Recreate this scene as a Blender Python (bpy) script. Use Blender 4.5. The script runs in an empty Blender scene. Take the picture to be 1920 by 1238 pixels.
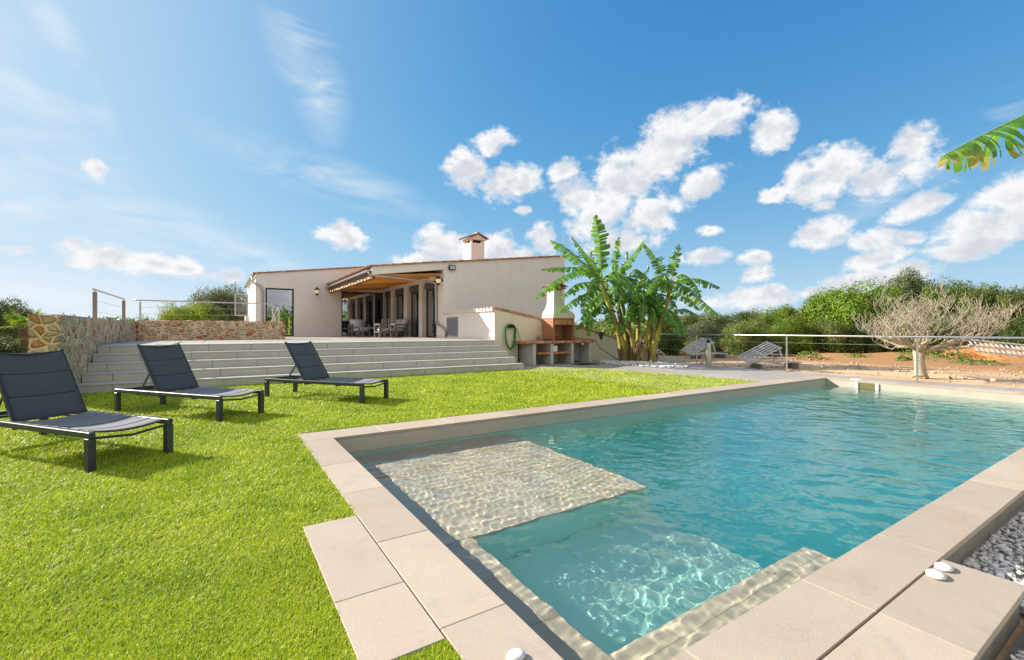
import bpy, math, random
import numpy as np
from mathutils import Vector, Matrix
C = bpy.context.scene.collection
rad = math.radians
# ------------------------------------------------------------------ camera
# world axes follow the pool: +X along its long side, +Y along its short side
H = 1.15; F = 850.0
CU, SU = 1325/1574.2, 850/1574.2
cam = bpy.data.cameras.new('camera'); camo = bpy.data.objects.new('camera', cam); C.objects.link(camo)
camo.location = (0, 0, H)
camo.rotation_euler = (rad(90), 0, -math.atan2(SU, CU))
cam.sensor_width = 36; cam.lens = 36*F/1920
cam.clip_start = .05; cam.clip_end = 3000
sc = bpy.context.scene
sc.camera = camo
def G(x, y, z=0):            # measured photo point -> site position at height z
    Y = (H-z)*F/(y-619); X = (x-960)/F*Y
    return (X*CU+Y*SU, -X*SU+Y*CU, z)
def A(x, y, D):              # measured photo point -> site position at distance D in front
    X = (x-960)/F*D
    return (X*CU+D*SU, -X*SU+D*CU, H+(619-y)/F*D)
# ------------------------------------------------------------------ light
SUN_EL = 27.0; SUN_DIR = (-.615, .788)          # towards the sun, on the ground plane
w = bpy.data.worlds.new('World'); sc.world = w; w.use_nodes = True
NT = w.node_tree; NT.nodes.clear()
class N:
    def __init__(s, nt): s.nt = nt
    def __call__(s, typ, ins=None, **kw):
        n = s.nt.nodes.new('ShaderNode'+typ)
        for k, v in kw.items(): setattr(n, k, v)
        for k, v in (ins or {}).items():
            sk = n.inputs[k]
            if isinstance(v, bpy.types.NodeSocket): s.nt.links.new(v, sk)
            else: sk.default_value = v
        return n
    def math(s, op, a, b=0.0, c=None, clamp=False):
        d = {0: a, 1: b}
        if c is not None: d[2] = c
        return s('Math', d, operation=op, use_clamp=clamp).outputs[0]
    def mix(s, f, a, b, blend='MIX'):
        n = s.nt.nodes.new('ShaderNodeMix'); n.data_type = 'RGBA'; n.blend_type = blend
        for i, v in ((0, f), (6, a), (7, b)):
            sk = n.inputs[i]
            if isinstance(v, bpy.types.NodeSocket): s.nt.links.new(v, sk)
            else: sk.default_value = v if i == 0 else (tuple(v)+(1,))[:4]
        return n.outputs[2]
    def ramp(s, f, stops, interp='LINEAR'):
        n = s.nt.nodes.new('ShaderNodeValToRGB'); r = n.color_ramp; r.interpolation = interp
        while len(r.elements) < len(stops): r.elements.new(.5)
        for e, (p, c) in zip(r.elements, stops):
            e.position = p; e.color = (c, c, c, 1) if isinstance(c, (int, float)) else tuple(c)+(1,)
        s.nt.links.new(f, n.inputs[0]); return n.outputs[0]
    def noise(s, vec, scale, detail=4, rough=.55, dist=0.0, dim='3D'):
        return s('TexNoise', {'Vector': vec, 'Scale': scale, 'Detail': detail, 'Roughness': rough, 'Distortion': dist}).outputs[0]
n = N(NT)
geo = n('TexCoord').outputs['Generated']
sep = n('SeparateXYZ', {0: geo})
up_ = n('CombineXYZ', {0: sep.outputs[0], 1: sep.outputs[1], 2: n.math('MAXIMUM', sep.outputs[2], .012)}).outputs[0]
sky = n('TexSky', sky_type='NISHITA', sun_disc=False, sun_elevation=rad(SUN_EL), sun_rotation=math.atan2(SUN_DIR[0], SUN_DIR[1]),
        air_density=1.0, dust_density=.35, ozone_density=2.0, altitude=0)
NT.links.new(up_, sky.inputs[0])
az = n.math('ARCTAN2', sep.outputs[0], sep.outputs[1]); el = n.math('ARCSINE', sep.outputs[2])
pc = n('CombineXYZ', {0: az, 1: el, 2: 0.0}).outputs[0]
def azel(x, y):
    p = Vector(A(x, y, 1)) - Vector((0, 0, H)); p.normalize()
    return math.atan2(p.x, p.y), math.asin(p.z)
def blobs(lst):
    out = None
    for x, y, rx, ry, rot in lst:
        a0, e0 = azel(x, y)
        sx = abs(azel(x+rx, y)[0]-azel(x-rx, y)[0])/2; sy = abs(azel(x, y+ry)[1]-azel(x, y-ry)[1])/2
        m = n('Mapping', {'Vector': pc, 'Location': (a0, e0, 0), 'Rotation': (0, 0, rad(rot)), 'Scale': (sx*1.25, sy*1.25, 1)}, vector_type='TEXTURE')
        g = n('TexGradient', {0: m.outputs[0]}, gradient_type='SPHERICAL').outputs['Fac' if False else 1]
        out = g if out is None else n.math('MAXIMUM', out, g)
    return out
CUM = [(1345,215,75,62,0),(1255,268,130,78,28),(1180,335,125,78,20),(1105,415,62,50,25),(1445,245,52,52,0),(1320,345,72,36,20),
 (1230,400,85,48,10),(925,265,50,40,10),(878,322,50,48,0),(940,345,75,48,0),(985,335,34,44,0),(1060,320,36,26,15),(1085,365,52,52,0),
 (1555,315,88,62,12),(1535,340,72,60,0),(1712,285,60,68,0),(1640,335,76,50,0),(1545,386,36,18,0),(1725,385,84,26,26),(1540,438,64,36,22),
 (1640,452,52,28,0),(1640,487,72,24,16),(1702,446,38,16,0),(1915,365,110,56,15),(1865,425,130,50,12),(1840,455,90,32,8),(1420,511,44,20,14),(1322,483,50,19,6),
 (1418,484,38,18,0),(1450,364,34,20,0),(1705,508,66,24,10),(1620,528,150,27,10),(1520,548,80,20,8),(1400,560,140,25,2),(825,462,64,44,0),
 (790,488,60,26,0),(935,468,52,38,0),(1020,452,40,46,0),(975,480,60,28,0),(650,443,60,32,0),(195,482,110,30,-8),(290,492,90,22,-8),(352,506,54,24,-12),(430,516,50,20,-10),
 (32,471,46,16,0),(180,318,32,24,-40),(1155,455,90,34,0),(1810,470,90,22,0),(1330,432,30,12,0),(980,395,26,12,0)]
CIR = [(30,150,150,90,-40),(130,110,180,34,-62),(560,70,60,150,18),(600,160,50,110,12),(80,330,240,120,-25),(260,420,360,60,-14),(490,478,110,20,-16),(120,560,420,60,-4),
 (620,335,220,40,-12),(60,400,180,26,-16),(1900,190,60,30,0),(1700,350,200,30,20)]
nz = n('VectorMath', {0: geo, 1: (1, 1, 1.35)}, operation='MULTIPLY').outputs[0]
nA = n.noise(nz, 11.0, 9, .60, .35)
nB = n.noise(nz, 30.0, 7, .62, .2)
sh = n('VectorMath', {0: nz, 1: (-.010, .010, .030)}, operation='ADD').outputs[0]
nS = n.noise(sh, 11.0, 9, .60, .35)
bc = blobs(CUM)
d0 = n.math('ADD', n.math('MULTIPLY', bc, 1.55), n.math('MULTIPLY', n.math('SUBTRACT', nA, .5), 2.5))
d0 = n.math('ADD', d0, n.math('MULTIPLY', n.math('SUBTRACT', nB, .5), 2.0))
edge = n('MapRange', {0: bc, 1: .02, 2: .22}, interpolation_type='SMOOTHSTEP').outputs[0]
dens = n('MapRange', {0: d0, 1: .34, 2: 1.08}, interpolation_type='SMOOTHSTEP').outputs[0]
dens = n.math('MULTIPLY', dens, edge)
lit = n('MapRange', {0: n.math('SUBTRACT', nA, nS), 1: -.10, 2: .07}).outputs[0]
thick = n('MapRange', {0: d0, 1: .50, 2: 1.0}, interpolation_type='SMOOTHSTEP').outputs[0]
lit = n.math('MAXIMUM', lit, n.math('SUBTRACT', 1.0, thick))
ccol = n.mix(lit, (3.15, 3.3, 3.6), (4.35, 4.4, 4.45))
core = n('MapRange', {0: d0, 1: 1.15, 2: 2.1}, interpolation_type='SMOOTHSTEP').outputs[0]
ccol = n.mix(n.math('MULTIPLY', core, .8), ccol, (3.0, 3.12, 3.4))
cs = n('Mapping', {'Vector': pc, 'Rotation': (0, 0, rad(25)), 'Scale': (5, 17, 1)}).outputs[0]
cn = n.noise(cs, 1.0, 8, .6, .6)
ci = n.math('MULTIPLY', blobs(CIR), n('MapRange', {0: cn, 1: .38, 2: .72}).outputs[0])
ci = n.math('MULTIPLY', ci, .95, clamp=True)
s3 = n('SeparateColor', {0: n.mix(1.0, sky.outputs[0], (.62, 1.0, 1.12), 'MULTIPLY')})
soft = lambda c, M, K: n.math('DIVIDE', n.math('MULTIPLY', c, M), n.math('ADD', c, K))      # bright horizon rolls off instead of burning out
skyc = n('CombineColor', {0: soft(s3.outputs[0], 4.3, 7.6), 1: soft(s3.outputs[1], 4.0, 3.35), 2: soft(s3.outputs[2], 4.8, 2.2)}).outputs[0]
SKYADJ = skyc
# broad glare and low mist: both belong to the sky's own light
sdv = Vector((SUN_DIR[0]*math.cos(rad(SUN_EL)), SUN_DIR[1]*math.cos(rad(SUN_EL)), math.sin(rad(SUN_EL))))
dt = n('VectorMath', {0: geo, 1: sdv}, operation='DOT_PRODUCT').outputs['Value']
glare = n.math('POWER', n.math('MAXIMUM', dt, 0.0), 5.0)
low = n.math('POWER', n.math('SUBTRACT', 1.0, n.math('ABSOLUTE', sep.outputs[2]), clamp=True), 7.0)
mist = n.math('ADD', n.math('MULTIPLY', glare, .75), n.math('MULTIPLY', low, .72), clamp=True)
c1 = n.mix(mist, SKYADJ, (3.5, 4.0, 4.55))
c1 = n.mix(ci, c1, (4.1, 4.3, 4.5))
# broken cloud fills the half of the sky behind the camera (the windows mirror it)
bk = n('VectorMath', {0: geo, 1: Vector((-SU*1.0, -CU*1.0, .35)).normalized()}, operation='DOT_PRODUCT').outputs['Value']
bn_ = n.noise(nz, 3.2, 8, .58, .4)
bd = n('MapRange', {0: n.math('ADD', n.math('MULTIPLY', bk, .55), bn_), 1: .56, 2: .80}, interpolation_type='SMOOTHSTEP').outputs[0]
bd = n.math('MULTIPLY', bd, n('MapRange', {0: bk, 1: -.12, 2: .10}).outputs[0])
bcol = n.mix(n('MapRange', {0: n.noise(nz, 5.5, 6, .6, .3), 1: .38, 2: .62}).outputs[0], (2.5, 2.55, 2.7), (4.6, 4.5, 4.4))
c1 = n.mix(bd, c1, bcol)
c2 = n.mix(dens, c1, ccol)
bg = n('Background', {'Color': c2, 'Strength': .115})
NT.links.new(bg.outputs[0], n('OutputWorld').inputs[0])
sun = bpy.data.lights.new('sun', 'SUN'); suno = bpy.data.objects.new('sun', sun); C.objects.link(suno)
sun.energy = 4.8; sun.angle = rad(.5); sun.color = (1, .93, .82)
suno.rotation_euler = (-sdv).to_track_quat('-Z', 'Y').to_euler()
suno.location = (-20, 25, 20)
sun.cycles.is_caustics_light = True
sc.view_settings.view_transform = 'Standard'; sc.view_settings.look = 'None'
sc.view_settings.exposure = .92; sc.view_settings.gamma = 1
sc.cycles.use_denoising = True
sc.cycles.max_bounces = 10; sc.cycles.transmission_bounces = 8; sc.cycles.transparent_max_bounces = 12
sc.cycles.sample_clamp_indirect = 6; sc.cycles.caustics_reflective = False; sc.cycles.caustics_refractive = True
# ------------------------------------------------------------------ materials
MATS = {}
def mat(name, col=None, rough=.6, metal=0.0, fn=None, spec=.5):
    if name in MATS: return MATS[name]
    m = bpy.data.materials.new(name); m.use_nodes = True; nt = m.node_tree
    b = nt.nodes['Principled BSDF']; k = N(nt)
    if col: b.inputs['Base Color'].default_value = tuple(col)+(1,)
    b.inputs['Roughness'].default_value = rough; b.inputs['Metallic'].default_value = metal
    b.inputs['Specular IOR Level'].default_value = spec
    if fn:
        fn(k, b, nt)
    MATS[name] = m; return m
def pos(k): return k('NewGeometry').outputs['Position']
def obj_(k): return k('TexCoord').outputs['Object']
def bump(k, b, h, s, d=.01):
    bn = k('Bump', {'Height': h, 'Strength': s, 'Distance': d}); k.nt.links.new(bn.outputs[0], b.inputs['Normal'])
def mottled(c1, c2, scale=2.0, fine=60, bs=.2, bd=.004, c3=None, isl=0.0, dirt=None):
    def f(k, b, nt):
        p = pos(k)
        a = k.noise(p, scale, 6, .65); q = k.noise(p, fine, 4, .6)
        c = k.mix(k.ramp(a, [(.32, 0), (.68, 1)]), c1, c2)
        if c3: c = k.mix(k.ramp(k.noise(p, scale*.37+3, 5, .7, .6), [(.60, 0), (.78, 1)]), c, c3)
        c = k.mix(k.math('MULTIPLY', q, .35), c, tuple(x*.72 for x in c1))
        if isl:
            r = k('NewGeometry').outputs['Random Per Island']
            c = k.mix(isl, c, k('HueSaturation', {'Value': k('MapRange', {0: r, 3: .55, 4: 1.5}).outputs[0], 'Color': c}).outputs[0])
        nt.links.new(c, b.inputs['Base Color']); bump(k, b, q, bs, bd)
    return f
# ------------------------------------------------------------------ mesh helpers
class MB:
    def __init__(s): s.v = []; s.f = []; s.m = []
    def add(s, vs, fs, mi=0):
        o = len(s.v); s.v += [tuple(x) for x in vs]; s.f += [tuple(i+o for i in f) for f in fs]; s.m += [mi]*len(fs)
    def box(s, x0, y0, z0, x1, y1, z1, mi=0, M=None, bev=0.0):
        if x0 > x1: x0, x1 = x1, x0
        if y0 > y1: y0, y1 = y1, y0
        if z0 > z1: z0, z1 = z1, z0
        if bev <= 0:
            vs = [(x0,y0,z0),(x1,y0,z0),(x1,y1,z0),(x0,y1,z0),(x0,y0,z1),(x1,y0,z1),(x1,y1,z1),(x0,y1,z1)]
            fs = [(3,2,1,0),(4,5,6,7),(0,1,5,4),(1,2,6,5),(2,3,7,6),(3,0,4,7)]
        else:
            vs = []; b = min(bev, (x1-x0)*.45, (y1-y0)*.45, (z1-z0)*.45)
            for z, i in ((z0, b), (z0+b, 0), (z1-b, 0), (z1, b)):
                for (x, y, sx, sy) in ((x0,y0,1,1),(x1,y0,-1,1),(x1,y1,-1,-1),(x0,y1,1,-1)):
                    vs.append((x+sx*i, y+sy*i, z)) if i else vs.append((x, y, z))
            fs = [(3,2,1,0),(12,13,14,15)]
            for r in range(3):
                for q in range(4):
                    a = r*4+q; c = r*4+(q+1) % 4; fs.append((a, c, c+4, a+4))
        if M is not None: vs = [tuple(M @ Vector(v)) for v in vs]
        s.add(vs, fs, mi)
    def tube(s, pts, r, n=8, mi=0, cap=True, M=None):
        pts = [Vector(p) for p in pts]; k = len(pts)
        rs = r if isinstance(r, (list, tuple)) else [r]*k
        vs = []; up = None
        for i, p in enumerate(pts):
            d = (pts[min(i+1, k-1)]-pts[max(i-1, 0)])
            d = d.normalized() if d.length > 1e-9 else Vector((0, 0, 1))
            if up is None: up = Vector((0, 0, 1)) if abs(d.z) < .9 else Vector((1, 0, 0))
            sx = d.cross(up).normalized(); up = sx.cross(d).normalized()
            for j in range(n):
                a = 2*math.pi*j/n
                vs.append(p+(sx*math.cos(a)+up*math.sin(a))*rs[i])
        fs = [(i*n+j, i*n+(j+1) % n, (i+1)*n+(j+1) % n, (i+1)*n+j) for i in range(k-1) for j in range(n)]
        if cap: fs += [tuple(range(n))[::-1], tuple((k-1)*n+j for j in range(n))]
        if M is not None: vs = [M @ v for v in vs]
        s.add(vs, fs, mi)
    def bar(s, a, b, w, h, mi=0, M=None, bev=0.0):      # rectangular bar from a to b (w sideways, h up)
        a = Vector(a); b = Vector(b); d = b-a; L = d.length; d.normalize()
        up = Vector((0, 0, 1)) if abs(d.z) < .95 else Vector((1, 0, 0))
        sx = d.cross(up).normalized(); u = sx.cross(d).normalized()
        T = Matrix(((d.x, sx.x, u.x, a.x), (d.y, sx.y, u.y, a.y), (d.z, sx.z, u.z, a.z), (0, 0, 0, 1)))
        if M is not None: T = M @ T
        s.box(0, -w/2, -h/2, L, w/2, h/2, mi, T, bev)
    def lathe(s, prof, n=16, c=(0, 0, 0), mi=0, M=None):
        vs = []
        for r, z in prof:
            for j in range(n):
                a = 2*math.pi*j/n; vs.append((c[0]+r*math.cos(a), c[1]+r*math.sin(a), c[2]+z))
        k = len(prof)
        fs = [(i*n+j, i*n+(j+1) % n, (i+1)*n+(j+1) % n, (i+1)*n+j) for i in range(k-1) for j in range(n)]
        fs += [tuple(range(n))[::-1], tuple((k-1)*n+j for j in range(n))]
        if M is not None: vs = [tuple(M @ Vector(v)) for v in vs]
        s.add(vs, fs, mi)
    def prism(s, poly, a0, a1, axis='y', mi=0):          # polygon extruded along an axis
        def P(p, t): return {'y': (p[0], t, p[1]), 'x': (t, p[0], p[1]), 'z': (p[0], p[1], t)}[axis]
        k = len(poly); vs = [P(p, a0) for p in poly]+[P(p, a1) for p in poly]
        fs = [tuple(range(k))[::-1], tuple(range(k, 2*k))]+[(i, (i+1) % k, (i+1) % k+k, i+k) for i in range(k)]
        s.add(vs, fs, mi)
    def build(s, name, m, parent=None, smooth=False, loc=None, fix=True):
        me = bpy.data.meshes.new(name); me.from_pydata([tuple(v) for v in s.v], [], s.f)
        ms = m if isinstance(m, (list, tuple)) else [m]
        for q in ms: me.materials.append(q)
        me.polygons.foreach_set('material_index', s.m)
        if smooth: me.polygons.foreach_set('use_smooth', [True]*len(s.f))
        if fix:
            import bmesh
            bm = bmesh.new(); bm.from_mesh(me); bmesh.ops.recalc_face_normals(bm, faces=bm.faces); bm.to_mesh(me); bm.free()
        me.update()
        o = bpy.data.objects.new(name, me); C.objects.link(o)
        if loc: o.location = loc
        if parent: put(o, parent)
        return o
def put(o, parent):
    o.parent = parent
    return o
def npmesh(name, V, Fq, m, parent=None, smooth=False, k=4, attr=None):
    me = bpy.data.meshes.new(name); V = np.asarray(V, dtype=np.float32); Fq = np.asarray(Fq, dtype=np.int32)
    me.vertices.add(len(V)); me.vertices.foreach_set('co', V.ravel())
    me.loops.add(Fq.size); me.loops.foreach_set('vertex_index', Fq.ravel())
    me.polygons.add(len(Fq)); me.polygons.foreach_set('loop_start', np.arange(0, Fq.size, k, dtype=np.int32))
    me.polygons.foreach_set('loop_total', np.full(len(Fq), k, dtype=np.int32))
    if smooth: me.polygons.foreach_set('use_smooth', np.ones(len(Fq), dtype=bool))
    for q in (m if isinstance(m, (list, tuple)) else [m]): me.materials.append(q)
    if attr is not None:
        a = me.attributes.new('rnd', 'FLOAT', 'POINT'); a.data.foreach_set('value', np.asarray(attr, dtype=np.float32))
    me.update(calc_edges=True); me.validate()
    o = bpy.data.objects.new(name, me); C.objects.link(o)
    if parent: put(o, parent)
    return o
def tag(o, label, cat, group=None):
    o['label'] = label; o['category'] = cat
    if group: o['group'] = group
    return o
def thing(name, label, cat, group=None, loc=(0, 0, 0), rz=0):
    o = bpy.data.objects.new(name, None); C.objects.link(o); o.empty_display_size = .2
    o.location = loc; o.rotation_euler = (0, 0, rz)
    return tag(o, label, cat, group)
def struct(o, kind='structure'): o['kind'] = kind; return o
# ------------------------------------------------------------------ ground, pool
def tile_fn(c1, c2, c3):
    def f(k, b, nt):
        p = pos(k); r = k('NewGeometry').outputs['Random Per Island']
        c = k.mix(k.ramp(k.noise(p, 1.6, 6, .68, .3), [(.30, 0), (.70, 1)]), c1, c2)
        c = k.mix(k.ramp(k.noise(p, .9, 7, .75, .8), [(.53, 0), (.66, .75)]), c, c3)                 # rusty seepage
        c = k.mix(k.ramp(k.noise(p, 3.5, 7, .75, .4), [(.54, 0), (.68, .45)]), c, tuple(x*.74 for x in c1))   # splash marks
        sp = k.noise(p, 240, 3, .6); sp2 = k.noise(p, 75, 4, .7)
        c = k.mix(k.ramp(sp, [(.50, 0), (.68, .55)]), c, tuple(x*.62 for x in c1)); c = k.mix(k.ramp(sp2, [(.55, 0), (.75, .4)]), c, tuple(min(.9, x*1.22) for x in c2))
        c = k('HueSaturation', {'Value': k('MapRange', {0: r, 3: .90, 4: 1.08}).outputs[0], 'Color': c}).outputs[0]
        nt.links.new(c, b.inputs['Base Color']); bump(k, b, k.math('ADD', sp, sp2), .35, .0025)
    return f
M_COP = mat('coping_stone', rough=.62, fn=tile_fn((.465, .375, .29), (.52, .43, .335), (.50, .32, .185)))
M_PAVE = mat('paving_stone', rough=.7, fn=tile_fn((.37, .33, .29), (.42, .375, .33), (.31, .28, .245)))
M_STEP = mat('step_stone', rough=.65, fn=mottled((.55, .51, .44), (.64, .60, .53), 3.0, 150, .15, .002))
M_TERR = mat('terrace_stone', rough=.6, fn=mottled((.40, .36, .31), (.45, .405, .35), 2.0, 120, .1, .002))
def basin_fn(k, b, nt):
    p = pos(k)
    a = k.noise(p, 3.0, 5, .6); q = k.noise(p, 40, 4, .6)
    c = k.mix(k.ramp(a, [(.3, 0), (.7, 1)]), (.47, .41, .29), (.59, .52, .385))
    c = k.mix(k.math('MULTIPLY', q, .3), c, (.36, .33, .22))
    br = k('TexBrick', {'Vector': k('VectorMath', {0: p, 1: (1, 1, 1)}, operation='MULTIPLY').outputs[0], 'Scale': 1.0, 'Mortar Size': .004, 'Brick Width': .9, 'Row Height': .45,
        'Color1': (1, 1, 1, 1), 'Color2': (.93, .93, .93, 1), 'Mortar': (.62, .6, .55, 1)})
    c = k.mix(.9, c, br.outputs[0], 'MULTIPLY')
    nt.links.new(c, b.inputs['Base Color'])
M_BASIN = mat('pool_tile', rough=.7, fn=basin_fn)
M_PWALL = mat('pool_wall_tile', rough=.6, fn=mottled((.50, .44, .35), (.58, .51, .41), 2.5, 90, .1, .002))
M_JOINT = mat('joint', (.12, .075, .045), .9)
M_DEEP = mat('deep_water_tint_tile', rough=.6, fn=mottled((.15, .89, .77), (.23, .92, .82), 1.6, 60, .1, .002))  # turquoise of the water itself, put into the floor tile colour
M_SUNK = mat('shallow_water_tint_tile', rough=.65, fn=mottled((.46, .88, .73), (.58, .92, .78), 2.2, 60, .1, .002))  # paler water tint put into the colour of walls, risers and bench
M_WATER = bpy.data.materials.new('water'); M_WATER.use_nodes = True
_nt = M_WATER.node_tree; _nt.nodes.remove(_nt.nodes['Principled BSDF'])
_nt.links.new(N(_nt)('BsdfGlass', {'Color': (.985, 1, 1, 1), 'Roughness': 0.0, 'IOR': 1.333}).outputs[0], _nt.nodes['Material Output'].inputs[0])
WZ = -.18; PX0, PX1, PY0, PY1 = 1.01, 12.25, 1.04, 5.10
cx0, cx1, cy0, cy1 = .71, 12.62, .755, 5.50
# slabs with real gaps
rng = random.Random(4)
cop = MB(); T = .03; g = .0022
def slab(mb, x0, y0, x1, y1, z=0, t=T, jit=.0015):
    dz = rng.uniform(-jit, jit); mb.box(x0+g, y0+g, z-t, x1-g, y1-g, z+dz, bev=.0016)
ys = [PY0, 1.62, 2.46, 3.32, 4.10, PY1]                     # short near side
for a, b in zip(ys[:-1], ys[1:]): slab(cop, cx0, a, PX0-.0, b)
slab(cop, cx0, cy0, PX0+.39, PY0); slab(cop, PX0+.39, cy0, 2.25, PY0)
x = 2.25
while x < 12.2: slab(cop, x, cy0, min(x+.865, cx1), PY0); x += .865
slab(cop, cx0, PY1, 1.55, cy1)
x = 1.55
while x < 12.3: slab(cop, x, PY1, min(x+.87, cx1), cy1); x += .87
y = PY0
while y < PY1-.05: slab(cop, PX1, y, cx1, min(y+.9, PY1)); y += .9
struct(cop.build('pool_coping', M_COP))
ex = MB()
slab(ex, .40, 2.01, .705, 2.89); slab(ex, .40, 1.555, .705, 2.01)
for a, b in ((.71, 1.36), (1.36, 2.25), (2.25, 3.05)): slab(ex, a, .46, b, .75)
struct(ex.build('paving_slabs', M_COP))
bed = MB()
bed.box(cx0+.01, PY1+.03, -.30, cx1, cy1-.01, -T-.002); bed.box(cx0+.01, cy0+.01, -.30, PX0-.03, PY1+.03, -T-.002)
bed.box(PX0-.03, cy0+.01, -.30, cx1, PY0-.03, -T-.002); bed.box(PX1+.03, PY0-.03, -.3, cx1, PY1+.03, -T-.002)
bed.box(.42, 1.58, -.3, cx0+.01, 2.87, -T-.002); bed.box(.72, .48, -.3, 3.0, cy0+.01, -T-.002)
struct(bed.build('pool_foundation', mat('concrete', rough=.9, fn=mottled((.30, .26, .21), (.20, .17, .13), 8, 70, .5, .01))))
# basin
LZ = -.38; BZ = -.85; DZ = -1.25
ba = MB()
def quad(mb, a, b, c, d, mi=0): mb.add([a, b, c, d], [(0, 1, 2, 3)], mi)
zt = -T-.003
for (a, b) in (((PX0, PY0), (PX1, PY0)), ((PX1, PY0), (PX1, PY1)), ((PX1, PY1), (PX0, PY1)), ((PX0, PY1), (PX0, PY0))):
    d = Vector((b[0]-a[0], b[1]-a[1], 0)).normalized(); nn = Vector((d.y, -d.x, 0))*.03
    a2 = (a[0]-d.x*.03, a[1]-d.y*.03); b2 = (b[0]+d.x*.03, b[1]+d.y*.03)
    ba.add([(a2[0]+nn.x, a2[1]+nn.y, zt), (b2[0]+nn.x, b2[1]+nn.y, zt), (b[0], b[1], zt), (a[0], a[1], zt)], [(0, 1, 2, 3)], 1)
    quad(ba, (a[0], a[1], -.235), (b[0], b[1], -.235), (b[0], b[1], zt), (a[0], a[1], zt), 1)
    quad(ba, (a[0], a[1], DZ-.01), (b[0], b[1], DZ-.01), (b[0], b[1], -.235), (a[0], a[1], -.235), 2)
quad(ba, (PX0, PY0, DZ), (PX1, PY0, DZ), (PX1, PY1, DZ), (PX0, PY1, DZ), 3)
e = .003
TOP = .045                                                       # beige tread slabs over risers that carry the water tint
def plat(x0, y0, x1, y1, z, mi=0):
    ba.box(x0, y0, z-TOP, x1, y1, z, mi, bev=.006); ba.box(x0, y0, DZ, x1-.004, y1-.004, z-TOP, 2)
plat(PX0+e, 2.75, 3.22, PY1-e, LZ)                              # sun shelf
plat(PX0+e, PY0+e, 1.44, 2.75-e, LZ)                            # seat along the short side
plat(1.44+e, PY0+e, 3.20, 1.46, LZ-.002)                        # seat along the long side
plat(1.44+e, 1.46+e, 3.12, 2.75-e, BZ, 2)                       # sunken bench
basin = struct(ba.build('pool_basin', [M_BASIN, M_PWALL, M_SUNK, M_DEEP], fix=False))
basin.cycles.is_caustics_receiver = True
# water body: rippled top, closed below
def ripples(X, Y, seed=3):
    r = np.random.RandomState(seed); Z = np.zeros_like(X)
    for i in range(70):
        L = math.exp(r.uniform(math.log(.09), math.log(.95))); th = r.normal(.55, .9)
        a = .00105*L**.80*r.uniform(.5, 1.2)
        kx, ky = math.cos(th)*2*math.pi/L, math.sin(th)*2*math.pi/L
        wob = .35*np.sin(X*r.uniform(.5, 2)+Y*r.uniform(.5, 2)+r.uniform(0, 6))
        Z += a*np.sin(kx*X+ky*Y+r.uniform(0, 6.28)+wob)
    for i in range(20):
        L = r.uniform(.045, .09); th = r.uniform(0, 6.28)
        Z += .00016*np.sin(math.cos(th)*2*math.pi/L*X+math.sin(th)*2*math.pi/L*Y+r.uniform(0, 6))*(.5+.5*np.sin(X*1.3+i)*np.sin(Y*1.7+i*2))
    return Z
wx = np.linspace(PX0-.012, PX1+.012, 700); wy = np.linspace(PY0-.012, PY1+.012, 255)
XX, YY = np.meshgrid(wx, wy); ZZ = WZ+ripples(XX, YY)
nx, ny = len(wx), len(wy)
V = np.stack([XX.ravel(), YY.ravel(), ZZ.ravel()], 1)
I = np.arange(nx*ny).reshape(ny, nx)
Q = np.stack([I[:-1, :-1].ravel(), I[:-1, 1:].ravel(), I[1:, 1:].ravel(), I[1:, :-1].ravel()], 1)
water = struct(npmesh('pool_water', V, Q, M_WATER, smooth=True))
water.cycles.is_caustics_caster = True
# ------------------------------------------------------------------ ground sheets
def dirt_fn(k, b, nt):
    p = pos(k)
    a = k.noise(p, .35, 6, .65); q = k.noise(p, 9, 6, .7); f = k.noise(p, 90, 3, .6)
    c = k.mix(k.ramp(a, [(.38, 0), (.62, 1)]), (.66, .42, .235), (.70, .49, .30))
    c = k.mix(k.ramp(q, [(.55, 0), (.72, 1)]), c, (.48, .36, .22))
    x = k('SeparateXYZ', {0: p}).outputs[0]
    far = k('MapRange', {0: x, 1: 16.5, 2: 19.5}).outputs[0]
    c = k.mix(far, c, k.mix(q, (.48, .20, .08), (.30, .20, .07)))
    nt.links.new(c, b.inputs['Base Color']); bump(k, b, k.math('ADD', q, k.math('MULTIPLY', f, .4)), .6, .04)
M_DIRT = mat('sandy_soil', rough=.95, fn=dirt_fn)
def grid_sheet(name, x0, y0, x1, y1, nx, ny, fz, m, hole=None):
    X, Y = np.meshgrid(np.linspace(x0, x1, nx), np.linspace(y0, y1, ny)); Z = fz(X, Y)
    I = np.arange(nx*ny).reshape(ny, nx)
    Q = np.stack([I[:-1, :-1].ravel(), I[:-1, 1:].ravel(), I[1:, 1:].ravel(), I[1:, :-1].ravel()], 1)
    V = np.stack([X.ravel(), Y.ravel(), Z.ravel()], 1)
    if hole is not None:
        cen = V[Q].mean(1); Q = Q[~hole(cen[:, 0], cen[:, 1])]
    return npmesh(name, V, Q, m, smooth=True)
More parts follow.
